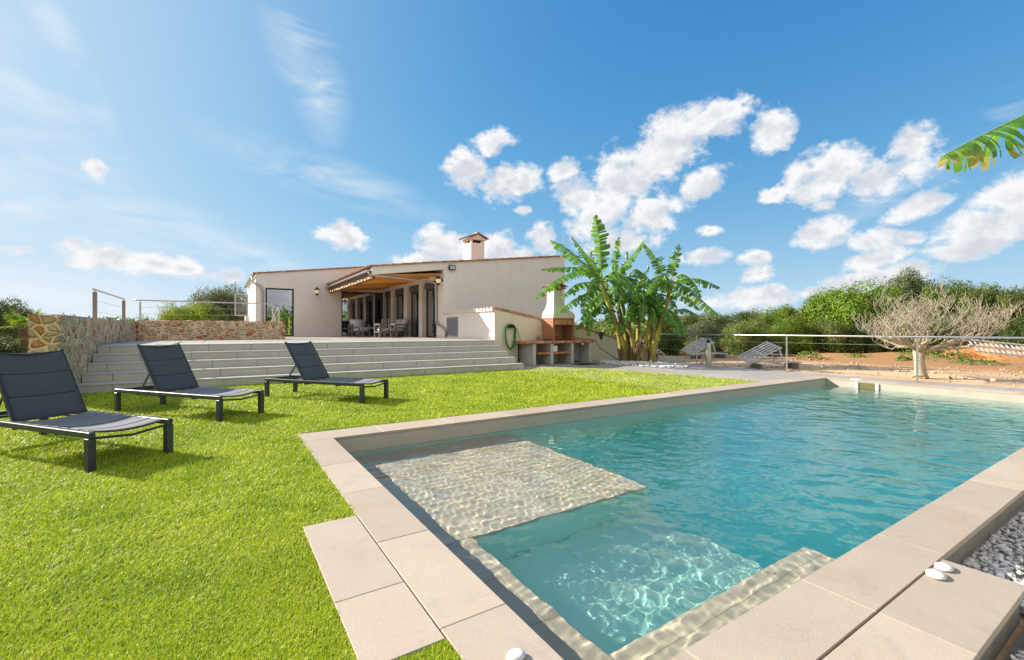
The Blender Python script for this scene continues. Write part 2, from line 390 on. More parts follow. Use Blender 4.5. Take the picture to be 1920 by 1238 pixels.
# one sheet to the horizon, opened where the pool and its surround are
gm = MB(); B = 1500; hx0, hy0, hx1, hy1 = .5, .5, 12.6, 5.45
for (a, b, c, d) in ((-B, -B, hx0, B), (hx1, -B, B, B), (hx0, -B, hx1, hy0), (hx0, hy1, hx1, B)):
    gm.add([(a, b, -.16), (c, b, -.16), (c, d, -.16), (a, d, -.16)], [(0, 1, 2, 3)])
struct(gm.build('ground', M_DIRT))
def sn(X, Y, s, f):
    r = np.random.RandomState(s); Z = 0*X
    for i in range(12):
        th = r.uniform(0, 6.28); L = f*r.uniform(.4, 2)
        Z = Z+np.sin(math.cos(th)*X*6.28/L+math.sin(th)*Y*6.28/L+r.uniform(0, 6.28))
    return Z/6
struct(grid_sheet('dirt_yard', 12.58, -12, 19.5, 16, 90, 360, lambda X, Y: -.03+.018*sn(X, Y, 1, 1.6)*np.clip((X-12.9)*1.5, 0, 1), M_DIRT))
struct(grid_sheet('shrubland_ground', 19.4, -22, 90, 60, 150, 170, lambda X, Y: -.04+.22*np.clip((X-19.5)/4, 0, 1)+.16*sn(X, Y, 2, 5)*np.clip((X-19.5)/3, 0, 1), M_DIRT))
# paving round the barbecue and on to the fence
pv = MB()
yy = 5.5
while yy < 13.0:
    xx = 7.3
    while xx < 13.35:
        slab(pv, xx, yy, min(xx+.87, 13.4), min(yy+.87, 13.1), -.004, .03); xx += .87
    yy += .87
yy = .46
while yy < 5.5:
    slab(pv, 12.62, yy, 13.35, min(yy+.87, 5.5), -.006, .03); yy += .87
struct(pv.build('paving', M_PAVE))
# ------------------------------------------------------------------ lawn
LAWN_EDGE = [(5.2, 5.53), (10.2, 5.53), (9.98, 7.0), (9.75, 8.6), (9.45, 9.8), (9.0, 10.45), (8.3, 10.85), (7.3, 11.02)]
def in_poly(x, y, P_):
    r = np.zeros(x.shape, bool); k = len(P_)
    for i in range(k):
        x0, y0 = P_[i]; x1, y1 = P_[(i+1) % k]
        c = ((y0 > y) != (y1 > y)) & (x < (x1-x0)*(y-y0)/((y1-y0) or 1e-9)+x0); r ^= c
    return r
LP = [(.705, -3), (.705, 1.55), (.40, 1.55), (.40, 2.895), (.705, 2.895), (.705, 5.53)]+LAWN_EDGE+[(-2.2, 11.02), (-2.2, 10.2), (-2.6, 10.2), (-2.6, 26), (-14, 26), (-14, -3)]
def in_lawn(x, y): return in_poly(x, y, LP)
lb = MB(); lb.add([(x, y, -.012) for x, y in LP], [tuple(range(len(LP)))])
def turf_fn(k, b, nt):
    p = pos(k); a = k.noise(p, 1.2, 5, .6); q = k.noise(p, 130, 3, .7)
    c = k.mix(a, (.09, .15, .010), (.15, .21, .015)); c = k.mix(k.math('MULTIPLY', q, .6), c, (.05, .08, .008))
    nt.links.new(c, b.inputs['Base Color']); bump(k, b, q, 1.0, .02)
struct(lb.build('turf_base', mat('turf_base', rough=.95, fn=turf_fn)))
def blade_fn(k, b, nt):
    r = k('Attribute', attribute_name='rnd').outputs['Fac']
    c = k.ramp(r, [(0, (.13, .24, .010)), (.35, (.33, .46, .016)), (.75, (.54, .62, .030)), (.93, (.64, .64, .10)), (1, (.50, .36, .15))])
    a = k.ramp(k.noise(pos(k), .9, 5, .65, .4), [(.35, 0), (.65, 1)])
    c = k.mix(a, c, k('HueSaturation', {'Value': 1.22, 'Hue': .49, 'Color': c}).outputs[0])
    nt.links.new(c, b.inputs['Base Color'])
    out = nt.nodes['Material Output']; tr = k('BsdfTranslucent', {'Color': c})
    mx = k('MixShader', {0: .26, 1: b.outputs[0], 2: tr.outputs[0]}); nt.links.new(mx.outputs[0], out.inputs[0])
M_BLADE = mat('grass_blade', rough=.5, fn=blade_fn, spec=.3)
rs = np.random.RandomState(7)
def scatter(n_try):
    # candidate tufts: density falls with distance from the terrace side of the pool
    d = 1.0*np.exp(rs.uniform(.2, math.log(20), n_try)); th = rs.uniform(rad(-56), rad(50), n_try)
    X = d*np.sin(th); Y = d*np.cos(th)
    return X*CU+Y*SU, -X*SU+Y*CU, d
gx, gy, gd = scatter(1250000)
a_, b_ = rs.uniform(-7, .7, 170000), rs.uniform(-3, 10, 170000)          # the lawn beside and behind the viewpoint
k_ = (a_*CU-b_*SU < -1.15*np.abs(a_*SU+b_*CU)) | (a_*SU+b_*CU < 1.3)
gx, gy, gd = np.concatenate([gx, a_[k_]]), np.concatenate([gy, b_[k_]]), np.concatenate([gd, np.full(k_.sum(), 5.0)])
k_ = in_lawn(gx, gy); gx, gy, gd = gx[k_], gy[k_], gd[k_]; n_ = len(gx)
clump = sn(gx, gy, 5, .22)
sc_ = np.clip(gd/3.0, .75, 4)**.85
lx = .55+.35*sn(gx, gy, 8, 1.1); ang = np.where(rs.rand(n_) < .6, lx*2.2+rs.normal(0, .7, n_), rs.uniform(0, 6.28, n_))
ln = (.015+.009*rs.rand(n_)+.004*clump)*np.clip(sc_, .8, 1.6); wd = .0022*sc_
tilt = rs.uniform(.25, 1.15, n_)
dx, dy = np.cos(ang)*np.sin(tilt), np.sin(ang)*np.sin(tilt); dz = np.cos(tilt)
wa = rs.uniform(0, 6.28, n_); sx, sy = np.cos(wa)*wd, np.sin(wa)*wd
z0 = np.full(n_, -.012)
def pt(f, g_, ww): return np.stack([gx+dx*ln*f*g_+sx*ww, gy+dy*ln*f*g_+sy*ww, z0+dz*ln*f+.0*f], 1)
P6 = [pt(0, 1, -1), pt(0, 1, 1), pt(.55, .8, .85), pt(.55, .8, -.85), pt(1, 1.35, .25), pt(1, 1.35, -.25)]
V = np.stack(P6, 1).reshape(-1, 3); o = np.arange(n_)*6
Q = np.concatenate([np.stack([o, o+1, o+2, o+3], 1), np.stack([o+3, o+2, o+4, o+5], 1)])
att = np.repeat(np.clip(rs.beta(2.2, 2.2, n_)+.12*sn(gx, gy, 9, .5), 0, 1), 6)
struct(npmesh('lawn', V, Q, M_BLADE, attr=att), 'stuff')
# ------------------------------------------------------------------ gravel by the long coping
M_GRAV = mat('gravel', rough=.8, fn=mottled((.84, .79, .72), (.70, .65, .58), 30, 200, .3, .002, (.66, .48, .30), .8))
def stones(name, pts, sizes, m, seed, flat=.6, sub=1):
    import bmesh
    bm = bmesh.new(); bmesh.ops.create_icosphere(bm, subdivisions=sub, radius=1)
    bv = np.array([v.co[:] for v in bm.verts]); bf = np.array([[v.index for v in f.verts] for f in bm.faces]); bm.free()
    r = np.random.RandomState(seed); Vs = []; Fs = []
    for i, (p, s) in enumerate(zip(pts, sizes)):
        v = bv*(1+r.uniform(-.22, .22, (len(bv), 1)))*np.array([1, r.uniform(.6, 1), r.uniform(.5, 1)*flat*1.3])
        M = np.array(Matrix.Rotation(r.uniform(0, 6.28), 3, 'Z') @ Matrix.Rotation(r.normal(0, .5), 3, 'X') @ Matrix.Rotation(r.normal(0, .5), 3, 'Y'))
        Vs.append(v @ M.T*s+np.array(p)); Fs.append(bf+len(bv)*i)
    return npmesh(name, np.concatenate(Vs), np.concatenate(Fs), m, k=3)
r_ = np.random.RandomState(12); pts = []; szs = []
for i in range(24000):
    x = 2.35+7.0*r_.rand()**1.35; y = .75-2.0*r_.rand()**1.2
    if x < 3.09 and y > .43: continue
    s = r_.uniform(.008, .019); pts.append((x, y, -.13+r_.uniform(-.01, .014))); szs.append(s)
struct(stones('gravel', pts, szs, M_GRAV, 3), 'stuff')
gb = MB(); gb.add([(2.2, -2.2, -.135), (12.58, -2.2, -.135), (12.58, .752, -.135), (3.06, .752, -.135), (3.06, .45, -.135), (2.2, .45, -.135)], [(0, 1, 2, 3, 4, 5)])
struct(gb.build('gravel_bed', mat('gravel_bed', rough=.95, fn=mottled((.44, .40, .34), (.30, .27, .23), 40, 200, 1, .02))))
# curb piece beside the cut slab
cb = MB(); cb.box(.705-.0, 1.28, -.2, .64, 1.552, -.028, bev=.01)
struct(cb.build('curb', MATS['concrete']))
# ------------------------------------------------------------------ terrace and steps
TZ = .825; RS = .165; SV = [11.05, 11.4775, 11.905, 12.3325, 12.75]
steps = thing('garden_steps', 'five wide grey tiled steps from lawn to terrace', 'steps', None, (2.65, 11.9, 0))
steps_off = Vector((2.65, 11.9, 0))
def child(mb, name, m, par, smooth=False):                     # mesh authored in site coordinates under a moved empty
    o = mb.build(name, m, smooth=smooth); o.parent = par
    o.matrix_parent_inverse = Matrix.Translation(-Vector(par.location)) if abs(par.rotation_euler.z) < 1e-9 else (Matrix.Translation(par.location) @ Matrix.Rotation(par.rotation_euler.z, 4, 'Z')).inverted()
    return o
rng = random.Random(9)
for i, v in enumerate(SV):
    s = MB(); z = RS*(i+1); v1 = SV[i+1]+.0 if i < 4 else 13.3
    x0 = -2.197; first = rng.uniform(.2, .85); xs = [x0]
    x = x0+first
    while x < 7.25: xs.append(x); x += .872
    xs.append(7.5)
    for a, b in zip(xs[:-1], xs[1:]):
        s.box(a+.005, v, z-RS+.001, b-.005, v+.03, z-.029, 0, None)               # riser tile
        s.box(a+.002, v-.012, z-.028, b-.002, v1-.002, z, 0, None, .004)         # tread with nosing
    s.box(x0, v+.032, z-RS+.001, 7.498, v1-.003, z-.03)
    child(s, 'step', M_STEP, steps)
te = MB(); rng = random.Random(2)
te.box(-2.19, 13.31, 0, 7.49, 24.89, TZ-.03)
y = 13.3
while y < 24.8:
    x = -2.19
    while x < 7.45:
        te.box(x+.002, y+.002, TZ-.028, min(x+.9, 7.49)-.002, min(y+.9, 24.89)-.002, TZ-.0005*rng.random(), bev=.003); x += .9
    y += .9
struct(te.build('terrace', M_TERR))
lt = MB(); lt.box(-3.2, 18.45, -.1, 1.9, 34, .3)
struct(lt.build('lower_path', M_PAVE))
# ------------------------------------------------------------------ rubble stone walls
def rubble_fn(k, b, nt):
    p = k.nt.nodes.new('ShaderNodeNewGeometry').outputs['Position']
    p = k('VectorMath', {0: p, 1: k('VectorMath', {0: k('TexNoise', {'Vector': p, 'Scale': 3.2, 'Detail': 3}).outputs[1], 'Scale': .12}, operation='SCALE').outputs[0]}, operation='ADD').outputs[0]
    q = k('VectorMath', {0: p, 1: (1, 1, 1.35)}, operation='MULTIPLY').outputs[0]
    e = k('TexVoronoi', {'Vector': q, 'Scale': 5.6, 'Randomness': 1.0}, feature='DISTANCE_TO_EDGE').outputs[0]
    vc = k('TexVoronoi', {'Vector': q, 'Scale': 5.6, 'Randomness': 1.0})
    cr = k('SeparateColor', {0: vc.outputs['Color']})
    st = k.ramp(cr.outputs[0], [(0, (.60, .42, .22)), (.22, (.58, .46, .25)), (.38, (.66, .29, .10)), (.46, (.70, .53, .32)), (.62, (.50, .42, .28)), (.78, (.76, .60, .42)), (.9, (.56, .20, .08)), (1, (.62, .56, .46))], 'CONSTANT')
    fine = k.noise(p, 22, 6, .7)
    st = k.mix(k.ramp(fine, [(.35, 0), (.7, .75)]), st, k('HueSaturation', {'Value': .55, 'Color': st}).outputs[0])
    st = k.mix(k.ramp(k.noise(p, 9, 4, .6), [(.55, 0), (.72, .6)]), st, (.58, .50, .40))
    en = k.math('ADD', e, k.math('MULTIPLY', k.math('SUBTRACT', k.noise(p, 14, 5, .7), .5), .09))
    thr = k.math('ADD', .035, k.math('MULTIPLY', cr.outputs[1], .10))
    mk = k('MapRange', {0: k.math('SUBTRACT', en, thr), 1: -.012, 2: .02}).outputs[0]
    mor = k.mix(k.noise(p, 30, 5, .7), (.92, .62, .37), (.80, .56, .36))
    c = k.mix(mk, mor, st)
    nt.links.new(c, b.inputs['Base Color'])
    h = k.math('ADD', k.math('MULTIPLY', k('MapRange', {0: k.math('SUBTRACT', en, thr), 1: -.03, 2: .12}).outputs[0], 1.0), k.math('MULTIPLY', fine, .45))
    bump(k, b, h, 1.0, .035)
M_RUB = mat('rubble_stone', rough=.9, fn=rubble_fn)
def rough_wall(name, x0, y0, x1, y1, z0, ztop, label, cat='wall', seed=0):
    # box whose faces are finely gridded and pushed in and out, so the outline is uneven
    mb_v = []; mb_f = []
    def face(o, a, b, na, nb):
        o, a, b = Vector(o), Vector(a), Vector(b); s = len(mb_v)
        for j in range(nb+1):
            for i in range(na+1): mb_v.append(o+a*(i/na)+b*(j/nb))
        for j in range(nb):
            for i in range(na):
                q = s+j*(na+1)+i; mb_f.append((q, q+1, q+na+2, q+na+1))
    st = .07; nx_, ny_, nz_ = [max(2, int(abs(d)/st)) for d in (x1-x0, y1-y0, ztop-z0)]
    X, Y, Z = (x1-x0, 0, 0), (0, y1-y0, 0), (0, 0, ztop-z0)
    face((x0, y0, z0), X, Z, nx_, nz_); face((x1, y0, z0), Y, Z, ny_, nz_); face((x1, y1, z0), (x0-x1, 0, 0), Z, nx_, nz_); face((x0, y1, z0), (0, y0-y1, 0), Z, ny_, nz_)
    face((x0, y0, ztop), X, Y, nx_, ny_)
    from mathutils import noise as mn
    cx, cy = (x0+x1)/2, (y0+y1)/2; out = []
    for v in mb_v:
        p = v*3.1+Vector((seed, 0, 0)); d = mn.noise(p)*.025+mn.noise(v*9)*.012
        n3 = Vector((v.x-cx, 0, 0)) if (x1-x0) < (y1-y0) else Vector((0, v.y-cy, 0))
        if n3.length > 0: n3.normalize()
        if abs(v.y-y0) < .01 and (x1-x0) < (y1-y0): n3 = Vector((n3.x, -1, 0))
        w_ = v+n3*d
        if v.z > ztop-.01: w_.z += mn.noise(v*5)*.018
        out.append(w_)
    me = MB(); me.v = out; me.f = mb_f; me.m = [0]*len(mb_f)
    import bmesh
    o = me.build(name, M_RUB, smooth=True, fix=False)
    bm = bmesh.new(); bm.from_mesh(o.data); bmesh.ops.remove_doubles(bm, verts=bm.verts, dist=.004); bmesh.ops.recalc_face_normals(bm, faces=bm.faces); bm.to_mesh(o.data); bm.free()
    return tag(o, label, cat)
rough_wall('stone_wall', -2.58, 10.2, -2.202, 18.4, -.1, 1.40, 'taller rubble stone wall running back beside the left end of the steps')
rough_wall('stone_wall', -2.2, 18.0, 1.93, 18.4, .0, 1.455, 'low rubble stone wall along the back of the terrace, ending before the large dark-framed window')
# ------------------------------------------------------------------ rendered garden walls with tile caps
def plaster_fn(c1, c2):
    def f(k, b, nt):
        p = pos(k); a = k.noise(p, 1.1, 6, .65); q = k.noise(p, 150, 4, .6)
        st = k.noise(k('VectorMath', {0: p, 1: (5, 5, .5)}, operation='MULTIPLY').outputs[0], 1.0, 5, .6, .3)
        c = k.mix(k.ramp(a, [(.32, 0), (.68, 1)]), tuple(x*.95 for x in c1), c2)
        c = k.mix(k.ramp(st, [(.52, 0), (.76, .5)]), c, tuple(x*.80 for x in c1)); c = k.mix(k.ramp(k.noise(p, 3.5, 6, .75), [(.58, 0), (.74, .35)]), c, tuple(x*.82 for x in c1))
        nt.links.new(c, b.inputs['Base Color']); bump(k, b, k.math('ADD', q, k.math('MULTIPLY', a, 2.0)), .35, .006)
    return f
M_PLA = mat('cream_render', rough=.85, fn=plaster_fn((.80, .70, .55), (.83, .74, .60)))
M_HOU = mat('house_render', rough=.85, fn=plaster_fn((.84, .765, .72), (.87, .80, .755)))
M_TILE = mat('terracotta', rough=.75, fn=mottled((.42, .17, .085), (.56, .30, .17), 5, 60, .3, .004, (.30, .13, .08), .5))
M_CAPW = mat('pale_tile', rough=.8, fn=mottled((.80, .70, .60), (.76, .64, .52), 6, 80, .2, .003))
M_DARK = mat('anthracite_metal', (.022, .026, .032), .4, .3)
M_STEEL = mat('brushed_steel', rough=.32, metal=1.0, fn=lambda k, b, nt: nt.links.new(k.mix(k.noise(pos(k), 30, 3), (.55, .53, .50), (.68, .66, .62)), b.inputs['Base Color']))
M_GALV = mat('galvanised_pipe', rough=.45, metal=.7, fn=mottled((.42, .43, .44), (.52, .52, .52), 6, 60, .1, .002))
def half_tile(mb, a, b, r, n=7, up=True, mi=0, th=.012):     # barrel tile from a to b
    a = Vector(a); b = Vector(b); d = (b-a).normalized(); sx = d.cross(Vector((0, 0, 1))).normalized(); u = sx.cross(d).normalized()
    if not up: u = -u
    vs = []
    for p, rr in ((a, r), (b, r*.86)):
        for q in (rr, rr-th):
            for j in range(n+1):
                t = math.pi*j/n; vs.append(p+sx*math.cos(t)*q+u*math.sin(t)*q*.8)
    m = n+1; fs = []
    for j in range(n):
        fs += [(j, j+1, 2*m+j+1, 2*m+j), (m+j+1, m+j, 3*m+j, 3*m+j+1), (j+1, j, m+j, m+j+1), (2*m+j, 2*m+j+1, 3*m+j+1, 3*m+j)]
    fs += [(0, 2*m, 3*m, m), (n, m+n, 3*m+n, 2*m+n)]
    mb.add(vs, fs, mi)
gw = thing('garden_wall', 'cream rendered wall sloping down behind the barbecue, terracotta tiles on top', 'wall', None, (10.3, 12.87, 0))
wl = MB()
prof = [(7.5, 1.83), (9.33, 1.50), (10.92, 1.27), (13.15, .76)]
wl.prism([(7.502, -.1), (13.15, -.1)]+prof[::-1][0:3]+[(7.502, 1.83)], 12.752, 13.0, 'y')
child(wl, 'wall', M_PLA, gw)
cp = MB()
for (xa, za), (xb, zb) in zip(prof[:-1], prof[1:]):
    L = math.hypot(xb-xa, zb-za); k = max(1, round(L/.30))
    for i in range(k):
        t0, t1 = i/k, (i+1.12)/k
        half_tile(cp, (xb+(xa-xb)*t0, 12.876, zb+(za-zb)*t0+.0), (xb+(xa-xb)*t1, 12.876, zb+(za-zb)*t1-.006), .15, th=.014)
child(cp, 'tile_cap', M_TILE, gw)
sw = thing('side_wall', 'low pale wall with a scalloped tile top and a grey louvred vent', 'wall', None, (7.62, 14.7, TZ))
s1 = MB()
s1.box(7.5, 13.0, 0, 7.75, 16.745, 1.77)
s1.box(7.502, 12.753, 1.76, 7.75, 13.0, 1.77)
child(s1, 'wall', M_HOU, sw)
s2 = MB(); y = 12.87
while y < 16.66:
    s2.prism([(y-.085, 1.772)]+[(y-.085*math.cos(math.pi*j/8), 1.80+.10*math.sin(math.pi*j/8)) for j in range(9)]+[(y+.085, 1.772)], 7.43, 7.80, 'x'); y += .235
child(s2, 'tile_cap', M_CAPW, sw)
s3 = MB(); s3.box(7.485, 15.44, .90, 7.499, 15.49, 1.64); s3.box(7.485, 16.40, .90, 7.499, 16.45, 1.64); s3.box(7.485, 15.49, 1.59, 7.499, 16.40, 1.64); s3.box(7.485, 15.49, .90, 7.499, 16.40, .95)
ve = child(s3, 'vent', mat('grey_vent', (.20, .22, .25), .5, .4), sw)
s4 = MB()
for i in range(13):
    z = .965+i*.048
    s4.add([(7.478, 15.5, z), (7.478, 16.39, z), (7.498, 16.39, z+.04), (7.498, 15.5, z+.04), (7.481, 15.5, z-.004), (7.481, 16.39, z-.004), (7.499, 16.39, z+.034), (7.499, 15.5, z+.034)],
           [(0, 1, 2, 3), (7, 6, 5, 4), (0, 4, 5, 1), (2, 6, 7, 3), (0, 3, 7, 4), (1, 5, 6, 2)])
sl = child(s4, 'slat', mat('grey_slat', (.26, .28, .31), .5, .4), sw)
sl.parent = ve; sl.matrix_parent_inverse = Matrix.Identity(4)
so = MB(); so.box(7.488, 13.35, 1.42, 7.499, 13.45, 1.52, bev=.004)
child(so, 'switch_plate', mat('white_plastic', (.75, .73, .70), .4), sw)
# ------------------------------------------------------------------ house
house = thing('house', 'long low cream house with terracotta roof edges and a timber-lined veranda', 'house', None, (7.5, 24, TZ))
def hc(mb, name, m, smooth=False): return child(mb, name, m, house, smooth)
def sub(mb, name, m, part, par=None, smooth=False):
    o = child(mb, name, m, par or house, smooth); o.parent = part; o.matrix_parent_inverse = Matrix.Identity(4)
    if part.parent is not None:
        o.matrix_parent_inverse = Matrix.Identity(4)
    return o
def rz(u): return 3.88+.127*(u-7.5)
def rl(u): return 3.88+.133*(u-1.38)
# front block
ST = [(17.48, 19.09, TZ, 3.24), (19.48, 20.99, TZ, 3.24), (21.48, 23.11, TZ, 3.24), (23.53, 24.88, TZ, 3.24)]
wm = MB()
wm.prism([(7.5, 0), (13.72, 0), (13.72, rz(13.72)-.1), (7.5, rz(7.5)-.1)], 16.75, 17.05, 'y')        # gable
wm.prism([(17.052, 0), (33, 0), (33, rz(13.72)-.1), (17.052, rz(13.72)-.1)], 13.42, 13.72, 'x')       # far side
yb = 17.052
for (a, b, z0, z1) in ST:
    wm.box(7.5, yb, 0, 7.8, a, 3.24)
    if z0 > TZ: wm.box(7.5, a, 0, 7.8, b, z0)
    yb = b
wm.box(7.5, 24.88, 0, 7.8, 24.899, 3.24)
wm.box(7.5, 17.052, 3.24, 7.8, 24.899, rz(7.5)-.1)
front = hc(wm, 'front_wall', M_HOU)
# left block: front face with two tall openings
lw = MB(); y0, y1 = 24.9, 25.2
def lp(x0, x1, z0): lw.prism([(x0, z0), (x1, z0), (x1, rl(x1)-.1), (x0, rl(x0)-.1)], y0, y1, 'y')
lp(1.38, 1.80, 0); lp(1.80, 3.05, 3.20); lp(3.05, 5.32, 0); lp(5.32, 7.5, 3.20); lp(7.5, 9.5, 3.25)
lw.box(1.80, y0, 0, 3.05, y1, TZ+.02); lw.box(5.32, y0, 0, 7.5, y1, TZ+.02)
lw.prism([(y1+.002, -.1), (33, -.1), (33, 3.78), (y1+.002, 3.78)], 1.38, 1.68, 'x')
lw.box(1.69, 32.7, -.1, 13.4, 33, 3.78)
hc(lw, 'left_wall', M_HOU)
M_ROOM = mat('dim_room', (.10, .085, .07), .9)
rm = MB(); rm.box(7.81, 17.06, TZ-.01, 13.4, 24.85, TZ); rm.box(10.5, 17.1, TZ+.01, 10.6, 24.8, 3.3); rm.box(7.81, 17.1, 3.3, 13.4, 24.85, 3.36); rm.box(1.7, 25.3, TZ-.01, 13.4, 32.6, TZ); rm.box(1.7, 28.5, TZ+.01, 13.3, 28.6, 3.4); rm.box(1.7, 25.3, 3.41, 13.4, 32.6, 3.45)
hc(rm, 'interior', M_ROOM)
# roofs: barrel-tile sheets with a row of single tiles along the gable and the eave
def corrugated(mb, x0, x1, y0, y1, zf, pitch=.24, amp=.045, th=.02, n=8):
    k = int((y1-y0)/pitch*n); ys = [y0+(y1-y0)*i/k for i in range(k+1)]
    vs = []
    for x in (x0, x1):
        for dz in (0, -th):
            for y in ys: vs.append((x, y, zf(x)+amp*abs(math.sin(math.pi*(y-y0)/pitch))+dz))
    m = k+1; fs = []
    for i in range(k):
        fs += [(i, i+1, 2*m+i+1, 2*m+i), (m+i+1, m+i, 3*m+i, 3*m+i+1), (i+1, i, m+i, m+i+1), (2*m+i, 2*m+i+1, 3*m+i+1, 3*m+i)]
    mb.add(vs, fs)
def verge(mb, x0, x1, y, zf, r=.085):
    x = x1
    while x > x0+.05:
        xb_ = max(x-.40, x0); half_tile(mb, (xb_-.03, y, zf(xb_)+.012), (x, y, zf(x)+.002), r, th=.014); x = xb_
rf = MB(); corrugated(rf, 7.42, 13.80, 16.80, 33, lambda u: rz(u)-.02)
for i in range(0, 1): pass
verge(rf, 7.42, 13.80, 16.76, lambda u: rz(u)-.03)
rf2 = MB(); rf2.prism([(7.5, rz(7.5)-.098), (13.72, rz(13.72)-.098), (13.72, rz(13.72)-.03), (7.5, rz(7.5)-.03)], 16.752, 32.9, 'y')
roof = hc(rf, 'roof', M_TILE); sub(rf2, 'roof_deck', M_HOU, roof)
rg = MB(); corrugated(rg, 1.30, 9.5, 24.95, 33, lambda u: rl(u)-.02); verge(rg, 1.30, 9.5, 24.91, lambda u: rl(u)-.03)
r2 = hc(rg, 'roof', M_TILE)
rd = MB(); rd.prism([(1.38, rl(1.38)-.098), (9.5, rl(9.5)-.098), (9.5, rl(9.5)-.03), (1.38, rl(1.38)-.03)], 24.902, 32.9, 'y'); sub(rd, 'roof_deck', M_HOU, r2)
# veranda canopy: rendered fascia, timber ceiling, tiles, beam, gutter
def vz(u): return 3.84+.137*(u-7.29)
ver = MB(); corrugated(ver, 4.60, 7.49, 16.80, 24.88, lambda u: vz(u)+.0); verge(ver, 4.60, 7.42, 16.77, lambda u: vz(u)-.01)
canopy = hc(ver, 'canopy_roof', M_TILE)
fa = MB(); fa.prism([(4.66, vz(4.66)-.29), (7.495, vz(7.49)-.29), (7.495, vz(7.49)-.003), (4.66, vz(4.66)-.003)], 16.76, 16.94, 'y'); sub(fa, 'fascia', M_HOU, canopy)
def wood_fn(k, b, nt):
    p = pos(k); q = k('VectorMath', {0: p, 1: (1.2, 30, 30)}, operation='MULTIPLY').outputs[0]
    g_ = k.noise(q, 1.0, 5, .6, .4); r = k('NewGeometry').outputs['Random Per Island']
    c = k.ramp(g_, [(.3, (.50, .20, .045)), (.55, (.78, .37, .095)), (.8, (.86, .48, .16))])
    c = k('HueSaturation', {'Value': k('MapRange', {0: r, 3: .65, 4: 1.35}).outputs[0], 'Color': c}).outputs[0]
    nt.links.new(c, b.inputs['Base Color'])
M_WOOD = mat('varnished_timber', rough=.5, fn=wood_fn)
ce = MB(); y = 16.96
while y < 24.8:
    ce.prism([(4.70, 3.17), (7.49, 3.41), (7.49, 3.44), (4.70, 3.20)], y, min(y+.145, 24.89), 'y'); y += .15
ceil = hc(ce, 'ceiling_boards', M_WOOD)
ra = MB(); y = 17.4
while y < 24.8:
    ra.prism([(4.86, 3.135), (7.49, 3.36), (7.49, 3.407), (4.86, 3.181)], y, y+.06, 'y'); y += .9
sub(ra, 'rafter', M_WOOD, ceil)
be = MB(); ra2 = MB(); ra2.prism([(4.86, 3.21), (7.49, 3.445), (7.49, vz(7.49)-.292), (4.86, vz(4.86)-.292)], 16.96, 17.0, 'y') if False else None
be.box(4.70, 16.96, 3.06, 4.84, 24.89, 3.168); be.box(4.66, 16.96, 3.21, 4.69, 24.88, vz(4.66)-.02); hc(be, 'beam', mat('dark_timber', rough=.6, fn=mottled((.17, .08, .035), (.25, .12, .05), 6, 60, .2, .003)))
# eave tile ends
et = MB(); y = 16.92
while y < 24.8: half_tile(et, (4.50, y, vz(4.5)+.02), (4.86, y, vz(4.86)+.02), .075, n=6); y += .24
sub(et, 'eave_tile', mat('pale_terracotta', rough=.75, fn=mottled((.62, .38, .24), (.70, .48, .32), 5, 60, .3, .004, (.48, .24, .14), .5)), canopy)
def gutter(mb, x, y0, y1, z, r=.065):
    n_ = 8; vs = []
    for y in (y0, y1):
        for rr in (r, r-.008):
            for j in range(n_+1):
                t = math.pi+math.pi*j/n_; vs.append((x+math.cos(t)*rr, y, z+math.sin(t)*rr))
    m = n_+1; fs = []
    for j in range(n_): fs += [(j, j+1, 2*m+j+1, 2*m+j), (m+j+1, m+j, 3*m+j, 3*m+j+1), (j+1, j, m+j, m+j+1), (2*m+j, 2*m+j+1, 3*m+j+1, 3*m+j)]
    fs += [(0, 2*m, 3*m, m), (n_, m+n_, 3*m+n_, 2*m+n_), tuple(range(m)), tuple(range(2*m, 3*m))]
    mb.add(vs, fs)
gt = MB(); gutter(gt, 4.56, 16.8, 24.86, 3.36, .075); gut = hc(gt, 'gutter', M_GALV)
dp = MB(); dp.tube([(4.58, 16.92, 3.30), (4.62, 16.93, 3.20), (5.1, 17.0, 3.19), (7.2, 17.30, 3.10), (7.40, 17.36, 3.06), (7.43, 17.38, 2.95), (7.43, 17.36, 1.55), (7.43, 17.25, 1.40), (7.44, 16.62, 1.22), (7.44, 16.50, 1.08), (7.44, 16.46, TZ+.06)], .045, 10)
hc(dp, 'drainpipe', M_GALV, True)
gt = MB(); gutter(gt, 1.25, 24.9, 32.6, 3.80, .07); hc(gt, 'gutter', M_GALV)
dp = MB(); dp.tube([(1.25, 24.98, 3.72), (1.26, 24.9, 3.52), (1.33, 24.84, 3.36), (1.5, 24.84, 3.31), (1.62, 24.84, 3.22), (1.67, 24.84, 3.05), (1.67, 24.84, TZ)], .045, 10); hc(dp, 'drainpipe', M_GALV, True)
